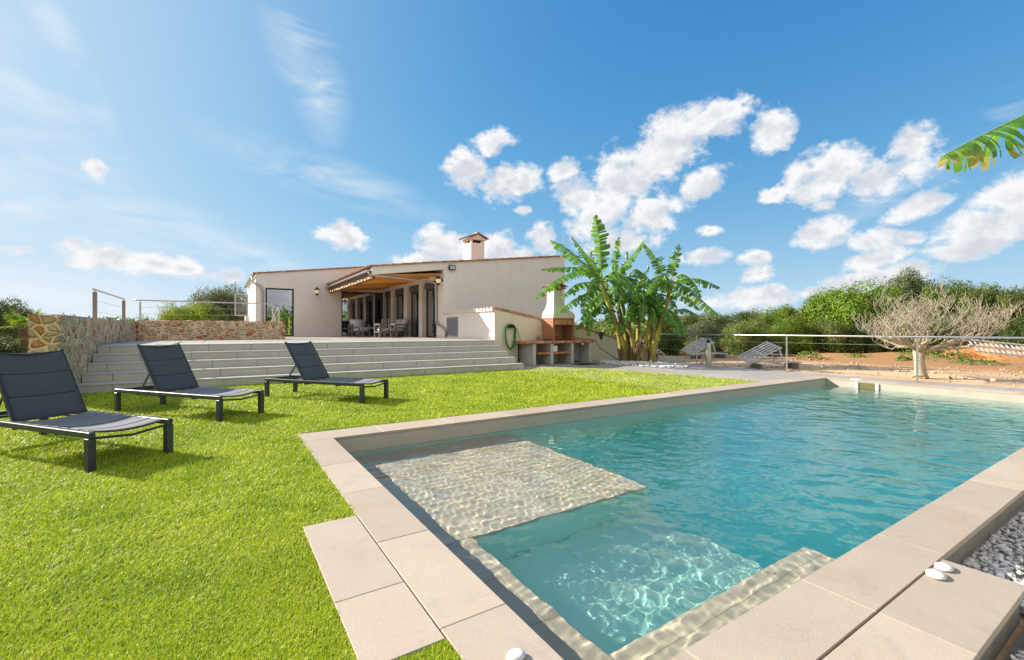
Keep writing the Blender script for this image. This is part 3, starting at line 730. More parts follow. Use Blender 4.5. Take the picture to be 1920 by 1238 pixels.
# glazing
def glass_fn(k, b, nt):
    nt.nodes.remove(b); out = nt.nodes['Material Output']
    w_ = k.noise(pos(k), .6, 2, .5); bn = k('Bump', {'Height': w_, 'Strength': .10, 'Distance': .05})
    gl = k('BsdfGlossy', {'Color': (.92, .95, 1, 1), 'Roughness': .01, 'Normal': bn.outputs[0]})
    tr = k('BsdfTransparent', {'Color': (.30, .34, .36, 1)})
    f = k('MapRange', {0: k('Fresnel', {'IOR': 1.5}).outputs[0], 3: .46, 4: 1.0}).outputs[0]
    nt.links.new(k('MixShader', {0: f, 1: tr.outputs[0], 2: gl.outputs[0]}).outputs[0], out.inputs[0])
M_GLASS = mat('window_glass', fn=glass_fn)
def pane_y(x0, x1, z0, z1, y, name='window', fw=.07, mull=()):
    f = MB()
    f.box(x0, y, z0, x0+fw, y+.08, z1); f.box(x1-fw, y, z0, x1, y+.08, z1); f.box(x0+fw, y, z1-fw, x1-fw, y+.08, z1); f.box(x0+fw, y, z0, x1-fw, y+.08, z0+fw)
    for q in mull: f.box(q-.035, y+.003, z0+fw, q+.035, y+.077, z1-fw)
    w_ = hc(f, name, M_DARK); g_ = MB(); g_.box(x0+fw, y+.035, z0+fw, x1-fw, y+.045, z1-fw); sub(g_, 'pane', M_GLASS, w_); return w_
pane_y(1.802, 3.048, TZ+.022, 3.198, 24.93)
pane_y(5.322, 7.496, TZ+.022, 3.198, 24.93, 'glass_wall', .06)
for i, (a, b, z0, z1) in enumerate(ST):
    x = 7.70; fw = .06; f = MB(); zt_ = 2.93
    f.box(x, a, z0, x+.07, a+fw, zt_); f.box(x, b-fw, z0, x+.07, b, zt_); f.box(x, a+fw, z0, x+.07, b-fw, z0+fw); f.box(x, a+fw, zt_-fw, x+.07, b-fw, zt_)
    mid = (a+b)/2; f.box(x+.003, mid-.04, z0+fw, x+.067, mid+.04, zt_-fw)
    w_ = hc(f, 'door' if z0 == TZ else 'window', M_DARK)
    g_ = MB(); g_.box(x+.03, a+fw, z0+fw, x+.04, b-fw, zt_-fw); sub(g_, 'pane', M_GLASS, w_)
    q = MB(); q.box(7.62, a+.002, zt_+.002, 7.79, b-.002, 3.238)
    for j in range(5): q.box(7.612, a+.01, zt_+.02+j*.058, 7.619, b-.01, zt_+.068+j*.058)
    sub(q, 'shutter_box', mat('shutter_grey', (.11, .105, .11), .5), w_)
    if z0 > TZ:
        q = MB(); q.box(7.47, a-.02, z0-.03, 7.69, b+.02, z0+.0); sub(q, 'sill', M_HOU, w_)
# slatted shutter standing open on the side wall
q = MB(); x0, x1, z0, z1, y = .66, 1.34, 1.97, 3.28, 31.0
q.box(x0, y, z0, x0+.06, y+.05, z1); q.box(x1-.06, y, z0, x1, y+.05, z1); q.box(x0+.06, y, z0, x1-.06, y+.05, z0+.06); q.box(x0+.06, y, z1-.06, x1-.06, y+.05, z1)
for i in range(15): q.bar((x0+.06, y+.025, z0+.10+i*.08), (x1-.06, y+.025, z0+.10+i*.08), .05, .012)
hc(q, 'shutter', mat('shutter_slats', (.40, .40, .40), .5, .2))
q = MB(); q.box(1.2, 31.2, 1.2, 1.378, 31.9, 1.98); hc(q, 'wall_niche', M_HOU)
# chimney
q = MB(); cxa, cxb, cya, cyb = 10.42, 11.17, 20.0, 20.80; zb_, zt_ = 3.9, 5.50
q.box(cxa, cya, zb_, cxb, cyb, zt_)
for (x_, y_) in ((cxa, cya), (cxb-.09, cya), (cxa, cyb-.09), (cxb-.09, cyb-.09)): q.box(x_, y_, zt_, x_+.09, y_+.09, zt_+.15)
ch = hc(q, 'chimney', mat('white_render', rough=.85, fn=plaster_fn((.82, .77, .71), (.85, .81, .76))))
q = MB(); q.box(cxa+.14, cya+.14, zt_+.002, cxb-.14, cyb-.14, zt_+.15); sub(q, 'flue', mat('flue_black', (.02, .018, .016), .9), ch)  # near-black block filling the gap under the chimney cap
q = MB(); q.box(cxa-.07, cya-.07, zt_+.152, cxb+.07, cyb+.07, zt_+.22)
mx_ = (cxa+cxb)/2; q.prism([(cxa-.05, zt_+.221), (cxb+.05, zt_+.221), (mx_, zt_+.44)], cya-.04, cyb+.04, 'y')
q2 = MB()
for j in range(5):
    y_ = cya-.02+j*.205
    half_tile(q2, (cxa-.22, y_, zt_+.215), (mx_, y_, zt_+.46), .10, th=.015); half_tile(q2, (cxb+.22, y_, zt_+.215), (mx_, y_, zt_+.46), .10, th=.015)
sub(q, 'cap', M_CAPW, ch); cpt = sub(q2, 'cap_tile', M_TILE, ch)
q = MB(); half_tile(q, (mx_, cya-.08, zt_+.47), (mx_, cyb+.08, zt_+.47), .10, th=.02); sub(q, 'ridge_tile', M_CAPW, ch)
q = MB(); q.box(4.13, 24.885, 1.19, 4.32, 24.899, 1.28, bev=.004); hc(q, 'socket_plate', MATS['white_plastic'])
# antenna mast behind the far roof corner
am = thing('antenna_mast', 'thin metal antenna pole rising above the right end of the roof', 'antenna', None, (13.78, 16.9, 3.4))
q = MB(); q.tube([(13.78, 16.9, 3.3), (13.78, 16.9, 5.78)], .02, 8); child(q, 'mast', M_GALV, am)
q = MB()
for z in (3.75, 4.45): q = MB(); q.bar((13.83, 16.9, z), (13.70, 16.9, z), .05, .03); child(q, 'bracket', M_GALV, am)
# lamps and floodlight
M_BLACK = mat('black_metal', (.015, .014, .013), .4, .5)
M_LGL = mat('lamp_glass', (.8, .72, .55), .2)
_b = M_LGL.node_tree.nodes['Principled BSDF']; _b.inputs['Emission Color'].default_value = (1, .62, .22, 1); _b.inputs['Emission Strength'].default_value = .18
def wall_lantern(x, y, z, nx_, ny_, label, sz=1.0):
    t = thing('wall_lantern', label, 'wall lamp', 'wall lanterns on the house', (x, y, z)); d = Vector((nx_, ny_, 0)); c = Vector((x, y, z))+d*.16*sz
    q = MB(); q.lathe([(.05*sz, -.008), (.05*sz, .012)], 14, M=Matrix.Translation((x, y, z)) @ d.to_track_quat('Z', 'Y').to_matrix().to_4x4())
    q.tube([Vector((x, y, z)), Vector((x, y, z))+d*.08*sz+Vector((0, 0, .09*sz)), c+Vector((0, 0, .12*sz))], .012*sz, 8); child(q, 'bracket', M_BLACK, t)
    q = MB(); q.lathe([(.11*sz, .05*sz), (.10*sz, .075*sz), (.04*sz, .125*sz), (.012*sz, .16*sz)], 14, c); child(q, 'lamp_shade', M_BLACK, t)
    q = MB(); q.lathe([(.045*sz, -.11*sz), (.085*sz, -.02*sz), (.085*sz, .045*sz), (.06*sz, .05*sz)], 14, c); child(q, 'globe', M_LGL, t, True)
    q = MB(); q.lathe([(.01*sz, -.18*sz), (.05*sz, -.15*sz), (.06*sz, -.105*sz), (.05*sz, -.10*sz)], 14, c); child(q, 'base', M_BLACK, t)
wall_lantern(4.09, 24.895, 3.12, 0, -1, 'black wall lantern on the bare wall between the two big dark windows', 1.25)
wall_lantern(7.495, 16.86, 3.14, -1, 0, 'glowing wall lantern at the front corner of the veranda beside the drainpipe', 1.15)
fl = thing('floodlight', 'small black floodlight high on the long gable wall', 'floodlight', None, (7.82, 16.70, 3.66))
q = MB(); q.box(7.68, 16.62, 3.56, 7.97, 16.70, 3.76, bev=.01); q.bar((7.82, 16.70, 3.66), (7.82, 16.748, 3.66), .05, .05); child(q, 'housing', M_BLACK, fl)
q = MB(); q.box(7.71, 16.612, 3.59, 7.94, 16.619, 3.73); child(q, 'lens', mat('lens', (.45, .45, .43), .2), fl)
# festoon bulbs under the eave
sl_ = thing('string_lights', 'festoon of small glowing bulbs strung along the veranda beam', 'string lights', None, (4.74, 16.98, 3.2))
q = MB(); qb = MB(); pts_ = []
nb = 15
for i in range(nb*4+1):
    t = i/(nb*4); y_ = 16.98+t*7.4; sag = .06*abs(math.sin(math.pi*t*5)); pts_.append((4.64, y_, 3.17-sag))
q.tube(pts_, .006, 5); child(q, 'cord', M_BLACK, sl_)
M_BULB = mat('bulb', (.9, .8, .6), .3); _b = M_BULB.node_tree.nodes['Principled BSDF']; _b.inputs['Emission Color'].default_value = (1, .75, .4, 1); _b.inputs['Emission Strength'].default_value = 1.1
for i in range(nb):
    p_ = pts_[i*4+2]; q = MB(); q.lathe([(.006, -.0), (.009, -.015), (.014, -.03), (.016, -.042), (.011, -.056), (.003, -.06)], 10, p_); child(q, 'bulb', M_BULB, sl_, True)
# ------------------------------------------------------------------ barbecue
bq = thing('barbecue', 'masonry barbecue with brick firebox, tiled worktop and white flared hood', 'barbecue', None, (9.6, 12.4, 0))
M_BLOCK = mat('pale_concrete', rough=.85, fn=mottled((.50, .50, .46), (.60, .59, .55), 5, 90, .4, .005, (.38, .38, .36)))
M_HOOD = mat('white_concrete', rough=.8, fn=mottled((.72, .70, .62), (.78, .76, .69), 2, 90, .2, .003))
def brick_fn(k, b, nt):
    tc = pos(k); s_ = k('SeparateXYZ', {0: tc}); nrm = k('SeparateXYZ', {0: k('NewGeometry').outputs['Normal']})
    ax = k.math('GREATER_THAN', k.math('ABSOLUTE', nrm.outputs[0]), .5)
    u_ = k.math('ADD', k.math('MULTIPLY', ax, s_.outputs[1]), k.math('MULTIPLY', k.math('SUBTRACT', 1.0, ax), s_.outputs[0]))
    v_ = k('CombineXYZ', {0: u_, 1: s_.outputs[2], 2: 0.0}).outputs[0]
    br = k('TexBrick', {'Vector': v_, 'Scale': 1.0, 'Mortar Size': .009, 'Brick Width': .20, 'Row Height': .066, 'Mortar Smooth': .2, 'Bias': .1,
         'Color1': (.62, .26, .11, 1), 'Color2': (.50, .16, .06, 1), 'Mortar': (.16, .065, .035, 1)})
    c = k.mix(k.math('MULTIPLY', k.noise(tc, 18, 5, .7), .8), br.outputs[0], (.60, .34, .19), 'MIX')
    c = k.mix(k.math('GREATER_THAN', br.outputs[1], .5), c, (.13, .06, .035))
    nt.links.new(c, b.inputs['Base Color']); bump(k, b, k.math('SUBTRACT', 1.0, br.outputs[1]), .8, .008)
M_BRICK = mat('brick', rough=.85, fn=brick_fn)
M_QUAR = mat('quarry_tile', rough=.6, fn=mottled((.50, .20, .08), (.62, .32, .15), 6, 80, .2, .003, None, .8))
for (xa, ya) in ((8.50, 11.98), (9.22, 11.98), (10.10, 11.98), (10.92, 11.98)):
    q = MB(); q.box(xa, ya, 0, xa+.11, 12.70, .70, bev=.008); child(q, 'leg', M_BLOCK, bq)
q = MB(); x = 8.22
q.box(8.24, 12.0, .70, 11.12, 12.745, .745)
while x < 11.10:
    q.box(x+.003, 11.94, .715, min(x+.068, 11.14)-.003, 12.0-.002, .79, bev=.004)
    for j in range(6): q.box(x+.003, 12.0+j*.124+.002, .747, min(x+.068, 11.14)-.003, 12.0+(j+1)*.124-.002, .79, bev=.003)
    x += .07
child(q, 'worktop', M_QUAR, bq)
q = MB(); q.box(8.75, 12.12, .34, 10.24, 12.62, .385); x = 8.74
while x < 10.23: q.box(x+.003, 12.03, .345, x+.065, 12.118, .41, bev=.004); q.box(x+.003, 12.12, .387, x+.065, 12.62, .41, bev=.003); x += .07
child(q, 'shelf', M_QUAR, bq)
q = MB(); q.box(9.405, 12.10, .792, 9.47, 12.70, 1.56); q.box(10.28, 12.10, .792, 10.34, 12.70, 1.56); q.box(9.472, 12.64, .792, 10.278, 12.70, 1.56)
q.box(9.472, 12.10, 1.47, 10.278, 12.638, 1.56)
fb = child(q, 'firebox', M_BRICK, bq)
q = MB()
for i in range(13): q.box(9.475+i*.062, 12.085, 1.33, 9.475+i*.062+.054, 12.20, 1.468, bev=.004)
o_ = child(q, 'lintel_brick', M_QUAR, bq); o_.parent = fb; o_.matrix_parent_inverse = Matrix.Identity(4)
q = MB(); q.box(9.49, 12.12, .795, 10.26, 12.62, .83); o_ = child(q, 'ash', mat('ash', (.06, .05, .045), .95), bq); o_.parent = fb; o_.matrix_parent_inverse = Matrix.Identity(4)
# hood: ogee taper
q = MB(); lv = []
x0b, x1b, y0b, y1b = 9.40, 10.35, 12.08, 12.72
for z, fx, fy in ((1.562, 0, 0), (1.66, .002, .002), (1.74, .03, .02), (1.84, .10, .07), (1.95, .165, .12), (2.06, .20, .15), (2.2, .21, .16), (2.52, .215, .165)):
    lv.append([(x0b+fx*.7, y0b+fy, z), (x1b-fx*1.9, y0b+fy, z), (x1b-fx*1.9, y1b-fy*.6, z), (x0b+fx*.7, y1b-fy*.6, z)])
vs = [p for l in lv for p in l]; fs = [(3, 2, 1, 0), tuple(range(len(vs)-4, len(vs)))]
for i in range(len(lv)-1):
    for j in range(4): a = i*4+j; b_ = i*4+(j+1) % 4; fs.append((a, b_, b_+4, a+4))
q.add(vs, fs); hd = child(q, 'hood', M_HOOD, bq)
q = MB(); q.box(9.46, 12.16, 2.56, 10.02, 12.72, 2.60)
for (x_, y_) in ((9.56, 12.27), (9.88, 12.27), (9.56, 12.58), (9.88, 12.58)): q.box(x_-.03, y_-.03, 2.521, x_+.03, y_+.03, 2.56)
for j in range(4):
    half_tile(q, (9.42, 12.18+j*.16, 2.61), (9.75, 12.18+j*.16, 2.72), .085, th=.014); half_tile(q, (10.06, 12.18+j*.16, 2.61), (9.73, 12.18+j*.16, 2.72), .085, th=.014)
o_ = child(q, 'hood_cap', MATS['terracotta'], bq); o_.parent = hd; o_.matrix_parent_inverse = Matrix.Identity(4)
q = MB(); q.box(10.33, 12.46, .04, 10.88, 12.50, .69, bev=.004); dr = child(q, 'cupboard_door', mat('grey_door', (.28, .31, .33), .5), bq)
q = MB(); q.lathe([(.035, -.01), (.035, .02), (.02, .03)], 12, M=Matrix.Translation((10.62, 12.455, .38)) @ Matrix.Rotation(rad(90), 4, 'X')); o_ = child(q, 'door_handle', M_BLACK, bq); o_.parent = dr; o_.matrix_parent_inverse = Matrix.Identity(4)
q = MB(); q.box(9.335, 11.985, .43, 9.50, 11.99, .62); tag(q.build('notice', MATS['white_plastic']), 'small white card standing on the barbecue shelf', 'card')
q = MB(); q.add([(8.97, 12.4, .79), (9.17, 12.4, .79), (9.17, 12.55, .79), (8.97, 12.55, .79), (9.02, 12.42, .90), (9.12, 12.43, .88), (9.1, 12.52, .93), (9.03, 12.52, .89), (9.06, 12.47, 1.0)],
    [(0, 1, 5, 4), (1, 2, 6, 5), (2, 3, 7, 6), (3, 0, 4, 7), (4, 5, 8), (5, 6, 8), (6, 7, 8), (7, 4, 8), (3, 2, 1, 0)])
tag(q.build('rock', mat('grey_rock', rough=.9, fn=mottled((.16, .17, .19), (.28, .27, .26), 12, 60, .6, .01))), 'small grey rock on the worktop left of the brick firebox', 'rock')
q = MB(); q.lathe([(.05, 0), (.11, .03), (.13, .09), (.12, .095), (.10, .035), (.03, .02)], 16, (9.22, 12.2, .79)); tag(q.build('bowl', mat('slate_bowl', (.10, .13, .17), .4), smooth=True), 'dark blue bowl on the worktop against the brick firebox', 'bowl')
q = MB(); q.lathe([(.02, 0), (.022, .14), (.009, .18), (.009, .25)], 12, (10.55, 12.35, .79)); tag(q.build('bottle', mat('bottle_green', (.03, .07, .03), .15), smooth=True), 'small dark bottle on the worktop right of the firebox', 'bottle')
q = MB(); q.lathe([(.05, .0), (.055, .03), (.035, .06), (.01, .065)], 14, (10.60, 11.99, .635)); tag(q.build('spotlight', MATS['white_plastic'], smooth=True), 'small white lamp fixed below the right end of the worktop', 'lamp')
q = MB(); q.box(9.9, 11.25, -.002, 10.75, 11.75, .008); 
for i in range(10): q.box(9.93+i*.082, 11.28, .009, 9.93+i*.082+.05, 11.72, .013)
tag(q.build('drain_grate', M_BLACK), 'dark drain grate in the paving before the barbecue', 'drain')
# ------------------------------------------------------------------ hose
M_HOSE = mat('green_hose', (.01, .24, .02), .35)
hs = thing('garden_hose', 'bright green garden hose looped over a black wall hanger', 'hose', None, (8.05, 12.72, 1.3))
q = MB(); pts_ = []; rr = random.Random(5)
for c_ in range(7):
    dx_, dz_ = rr.uniform(-.015, .015), rr.uniform(-.03, .01); yo = 12.70-.012*c_; hh = .30+rr.uniform(-.01, .03)
    for i in range(28):
        a = math.pi/2+2*math.pi*i/28; r = .17+.004*c_+dx_
        x = 8.06+r*math.cos(a)*(1.0 if math.sin(a) > 0 else 1.08); z = (1.17+dz_+.17*math.sin(a)) if math.sin(a) > 0 else (1.17+dz_+(.48+hh*.5)*math.sin(a))
        pts_.append((x, yo-.004*math.sin(a), z))
q.tube(pts_, .013, 6)
q.tube([(8.17, 12.64, 1.30), (8.30, 12.62, 1.18), (8.40, 12.62, .9), (8.44, 12.60, .55), (8.40, 12.58, .25), (8.33, 12.56, .06), (8.36, 12.5, .02)], .011, 6)
child(q, 'hose', M_HOSE, hs, True)
q = MB(); q.box(7.98, 12.60, 1.22, 8.20, 12.75, 1.31, bev=.02); child(q, 'hanger', M_BLACK, hs)
st_ = thing('tap_stand', 'black upright tap post beside the green hose', 'tap', None, (8.34, 12.6, 0))
q = MB(); q.bar((8.32, 12.55, 0), (8.32, 12.55, .78), .035, .035); child(q, 'post', M_BLACK, st_)
q = MB(); q.tube([(8.32, 12.55, .74), (8.32, 12.47, .74), (8.32, 12.46, .70)], .015, 8); q.lathe([(.03, 0), (.03, .012)], 10, (8.32, 12.50, .77)); child(q, 'tap', M_STEEL, st_)
# ------------------------------------------------------------------ railings
def cable_rail(name, label, cat, posts, tops, zbase, cables, post_w, par_loc, rail_r, mp, ends=(0, 0), round_=True):
    t = thing(name, label, cat, None, par_loc)
    for (x, y), zb in zip(posts, zbase):
        zt2 = tops[posts.index((x, y))]
        q = MB(); q.bar((x, y, zb), (x, y, zt2-.05), post_w, post_w, bev=.003) if not round_ else q.tube([(x, y, zb), (x, y, zt2-.03)], post_w/2, 10)
        q.tube([(x, y, zt2-.05), (x, y, zt2)], .008, 6); q.box(x-.05, y-.05, zb, x+.05, y+.05, zb+.008)
        child(q, 'post', mp, t)
    P_ = [Vector((p[0], p[1], z)) for p, z in zip(posts, tops)]
    if ends[0]: P_.insert(0, P_[0]-(P_[1]-P_[0]).normalized()*ends[0])
    if ends[1]: P_.append(P_[-1]+(P_[-1]-P_[-2]).normalized()*ends[1])
    q = MB(); q.tube(P_, rail_r, 10); child(q, 'handrail', M_STEEL, t, True)
    q = MB()
    for f in cables:
        for (a, za, ba), (b, zb2, bb) in zip(list(zip(posts, tops, zbase))[:-1], list(zip(posts, tops, zbase))[1:]):
            q.tube([(a[0], a[1], ba+(za-ba)*f), (b[0], b[1], bb+(zb2-bb)*f)], .004, 5)
    child(q, 'cable', M_STEEL, t)
M_POSTW = mat('brown_post', rough=.6, fn=mottled((.30, .20, .17), (.36, .25, .21), 6, 90, .2, .002))
cable_rail('cable_railing', 'cable railing along the pool end, in front of the bare tree', 'railing', [(13.1, .6), (13.03, 3.62), (13.16, 6.45), (13.48, 9.5), (13.7, 12.3)], [1.0]*5, [0]*5, (.80, .47), .045, (13.1, 6, 0), .022, M_STEEL, (.6, 0))
cable_rail('cable_railing', 'short cable railing on top of the left stone wall', 'railing', [(-2.40, 13.7), (-2.40, 17.3)], [2.06]*2, [1.40]*2, (.62, .25), .07, (-2.4, 15.5, 1.4), .022, M_POSTW, (.12, .12), False)
cable_rail('cable_railing', 'long cable railing on the back stone wall, turning down the steps beside the window', 'railing', [(-2.13, 18.2), (1.55, 18.2), (1.74, 18.2), (1.8, 20.4), (1.8, 21.6), (1.8, 23.0)], [2.08, 2.08, 2.0, 1.78, 1.55, 1.3], [1.44, 1.44, 1.44, .9, .7, .5], (.66, .33), .05, (0, 18.2, 1.4), .022, M_STEEL, (.15, 0), False)
# ------------------------------------------------------------------ sun loungers
YAW = -math.atan2(SU, CU)
def fabric_fn(k, b, nt):
    p = obj_(k)
    wv = k('TexWave', {'Vector': p, 'Scale': 60, 'Distortion': .3}, bands_direction='X').outputs[1]
    wv2 = k('TexWave', {'Vector': p, 'Scale': 60, 'Distortion': .3}, bands_direction='Y').outputs[1]
    q = k.noise(p, 160, 3, .7)
    c = k.mix(q, (.035, .040, .050), (.085, .092, .105)); nt.links.new(c, b.inputs['Base Color'])
    bump(k, b, k.math('ADD', k.math('MULTIPLY', wv, wv2), q), .35, .002)
    b.inputs['Sheen Weight'].default_value = .35
M_SLING = mat('charcoal_sling', rough=.75, fn=fabric_fn)
M_WELT = mat('welt', (.008, .009, .012), .8)
M_FRAME = mat('lounger_metal', rough=.42, metal=.2, fn=mottled((.040, .046, .052), (.055, .060, .066), 8, 200, .1, .001))
LL, LW, LH = 2.08, .60, .32
def sling(mb, fx, fz, L, w, n=24, m=10, th=.012, seams=(), sag=.018):
    # padded panel along a profile; fx/fz give the centre line, seams pinch it
    vs = []
    for side in (1, -1):
        for i in range(n+1):
            s = L*i/n; pin = min([abs(s-q) for q in seams] or [9]); pad = th*(.12+.88*min(1, pin/.035)**.5)
            for j in range(m+1):
                y = -w/2+w*j/m; e = 1-(2*y/w)**2
                x, z = fx(s), fz(s); vs.append((x, y, z-sag*e+side*pad*(.35+.65*e**.3)))
    K = (n+1)*(m+1); I = lambda s, i, j: (0 if s > 0 else K)+i*(m+1)+j; fs = []
    for i in range(n):
        for j in range(m):
            fs.append((I(1, i, j), I(1, i+1, j), I(1, i+1, j+1), I(1, i, j+1))); fs.append((I(-1, i, j+1), I(-1, i+1, j+1), I(-1, i+1, j), I(-1, i, j)))
    for i in range(n): fs.append((I(1, i+1, 0), I(1, i, 0), I(-1, i, 0), I(-1, i+1, 0))); fs.append((I(1, i, m), I(1, i+1, m), I(-1, i+1, m), I(-1, i, m)))
    for j in range(m): fs.append((I(1, 0, j), I(1, 0, j+1), I(-1, 0, j+1), I(-1, 0, j))); fs.append((I(1, n, j+1), I(1, n, j), I(-1, n, j), I(-1, n, j+1)))
    mb.add(vs, fs)
    for q in seams:                                        # stitched welt across the panel
        if 0 < q < L:
            mb.tube([(fx(q), -w/2+w*j/m, fz(q)-sag*(1-(2*j/m-1)**2)+th*.45) for j in range(m+1)], .0035, 5, mi=1)
def make_lounger():
    t = thing('sun_lounger', '', 'sun lounger', 'charcoal sun loungers on the lawn')
    def put_(mb, name, m, smooth=False): return mb.build(name, m, t, smooth)
    hw = LW/2; f = MB()
    for s in (1, -1): f.box(0, s*hw-.022, LH-.05, LL, s*hw+.022, LH, bev=.004)
    f.box(0, -hw+.024, LH-.045, .035, hw-.024, LH-.005, bev=.003)
    f.box(.10, -hw+.024, LH-.06, .13, hw-.024, LH-.035)
    f.box(1.5, -hw+.024, LH-.075, 1.53, hw-.024, LH-.052); f.box(.84, -hw+.024, LH-.08, .87, hw-.024, LH-.055)
    f.tube([(LL-.03, -hw+.02, LH-.055), (LL-.03, 0, LH-.085), (LL-.03, hw-.02, LH-.055)], .011, 8)
    put_(f, 'frame', M_FRAME)
    for x in (0, LL-.055):
        for s in (1, -1):
            q = MB(); q.box(x, s*hw-.028, 0, x+.055, s*hw+.028, LH-.051, bev=.004); put_(q, 'leg', M_FRAME)
    q = MB(); sling(q, lambda s: .86+s, lambda s: LH-.004, LL-.86-.045, LW-.05, 30, 12, .009, (.0, .14, .28, .42, .56, .70, .84, .98, 1.12), .030); put_(q, 'seat', [M_SLING, M_WELT], True)
    ang = rad(56); bl = .76; hx, hz = .84, LH-.005
    bx, bz = -math.cos(ang), math.sin(ang)
    q = MB()
    for s in (1, -1): q.bar((hx, s*(hw-.03), hz), (hx+bx*bl, s*(hw-.03), hz+bz*bl), .022, .032, bev=.004)
    q.tube([(hx+bx*(bl-.02), -hw+.04, hz+bz*(bl-.02)), (hx+bx*(bl-.04), 0, hz+bz*(bl-.05)), (hx+bx*(bl-.02), hw-.04, hz+bz*(bl-.02))], .009, 8)
    bf = put_(q, 'back_frame', M_FRAME)
    q = MB()
    n0 = Vector((bz, 0, -bx))
    tmp = MB(); sling(tmp, lambda s: s, lambda s: 0, bl-.02, LW-.09, 24, 12, .011, (.0, .25, .50), .022)
    tmp.v = [(hx+bx*v[0]+n0.x*v[2], v[1], hz+bz*v[0]+n0.z*v[2]) for v in tmp.v]; put_(tmp, 'backrest', [M_SLING, M_WELT], True)
    q = MB()
    for s in (1, -1): q.bar((hx+bx*.34, s*(hw-.06), hz+bz*.34), (.38, s*(hw-.06), LH-.075), .012, .022)
    q.tube([(.38, -hw+.04, LH-.075), (.38, hw-.04, LH-.075)], .009, 8); q.box(.34, -hw+.03, LH-.07, .78, -hw+.045, LH-.052); q.box(.34, hw-.045, LH-.07, .78, hw-.03, LH-.052)
    put_(q, 'prop', M_FRAME)
    return t
def dup(t, label, loc, rz_):
    r = t.copy(); C.objects.link(r); r.location = loc; r.rotation_euler = (0, 0, rz_); r['label'] = label
    for c in list(t.children):
        d = c.copy(); C.objects.link(d); d.parent = r
        for g_ in list(c.children):
            h_ = g_.copy(); C.objects.link(h_); h_.parent = d
    return r
L0_ = make_lounger()
LR = math.atan2(-.80, .60)
def lounger_loc(near_foot_u, near_foot_v):                 # near foot corner on the pool side -> head-end centre
    d = Vector((.60, -.80, 0)); s = Vector((.80, .60, 0)); p = Vector((near_foot_u, near_foot_v, 0)); return tuple(p-d*LL+s*LW/2)
L0_.location = lounger_loc(-.88, 4.93); L0_.rotation_euler = (0, 0, LR); L0_['label'] = 'charcoal sun lounger nearest the left edge, its backrest before the stone wall end'
dup(L0_, 'middle charcoal sun lounger, backrest before the left part of the steps', lounger_loc(0, 6.76), LR)
dup(L0_, 'charcoal sun lounger farthest from the camera, closest to the pool edge and the house', lounger_loc(1.90, 7.20), LR-.02)
# ------------------------------------------------------------------ veranda furniture
M_CUSH = mat('grey_cushion', rough=.9, fn=mottled((.62, .63, .66), (.70, .71, .73), 6, 220, .4, .003))
M_WCUSH = mat('white_cushion', rough=.9, fn=mottled((.82, .81, .80), (.86, .85, .84), 6, 220, .4, .003))
M_SFR = mat('taupe_metal', rough=.5, fn=mottled((.13, .12, .115), (.17, .155, .15), 6, 100, .1, .002))
def cushion(mb, x0, y0, z0, x1, y1, z1, M=None): mb.box(x0, y0, z0, x1, y1, z1, bev=.045, M=M)
def seat_unit(name, label, w, loc, rz_, slats=True, ncush=1, back=True):
    t = thing(name, label, 'armchair' if w < 1.2 else 'sofa', None, loc, rz_); D = .74
    q = MB()
    for sx_ in (-w/2, w/2-.09):
        for sy in (0, D-.06): q.box(sx_, sy, 0, sx_+.09, sy+.06, .60, bev=.004)
        q.box(sx_, .061, .54, sx_+.09, D-.061, .60); q.box(sx_, .061, .22, sx_+.09, D-.061, .27)
    q.box(-w/2+.091, .02, .20, w/2-.091, D-.02, .26)
    q.build('frame', M_SFR, t)
    q = MB()
    M = Matrix.Translation((0, D-.05, .28)) @ Matrix.Rotation(rad(-14), 4, 'X')
    for x in (-w/2+.095, w/2-.125, -.015): q.box(x, 0, 0, x+.03, .03, .52, M=M)
    for z in (.08, .24, .40, .50): q.box(-w/2+.125, .003, z, w/2-.125, .027, z+.035, M=M)
    q.build('back_frame', M_SFR, t)
    cw = (w-.2)/ncush
    for i in range(ncush):
        x0 = -w/2+.1+i*cw
        q = MB(); cushion(q, x0+.004, .01, .265, x0+cw-.004, D-.12, .40); q.build('seat_cushion', M_WCUSH, t, True)
        q = MB(); cushion(q, x0+.006, -.15, .14, x0+cw-.006, -.012, .56, M); q.build('back_cushion', M_CUSH, t, True)
    return t
seat_unit('armchair', 'outdoor armchair with grey cushions facing the camera before the glass wall', .92, (5.75, 22.6, TZ), rad(0))
ch2 = seat_unit('armchair', 'outdoor armchair seen from behind, dark slatted back towards the steps', .80, (6.02, 19.9, TZ), rad(180))
for c in [c for c in ch2.children if c.name.startswith('back_cushion')]: bpy.data.objects.remove(c)
seat_unit('sofa', 'outdoor sofa with grey cushions along the veranda windows', 1.75, (6.62, 21.4, TZ), rad(-90), ncush=2)
t = thing('coffee_table', 'low grey outdoor coffee table between the veranda armchairs', 'table', None, (5.72, 21.0, TZ))
q = MB(); q.box(-.42, -.30, .40, .42, .30, .44, bev=.004); q.build('tabletop', mat('taupe_top', (.36, .34, .32), .5), t)
for a in (-.42, .35):
    for b_ in (-.30, .23): q = MB(); q.box(a, b_, 0, a+.07, b_+.07, .398, bev=.003); q.build('leg', M_SFR, t)
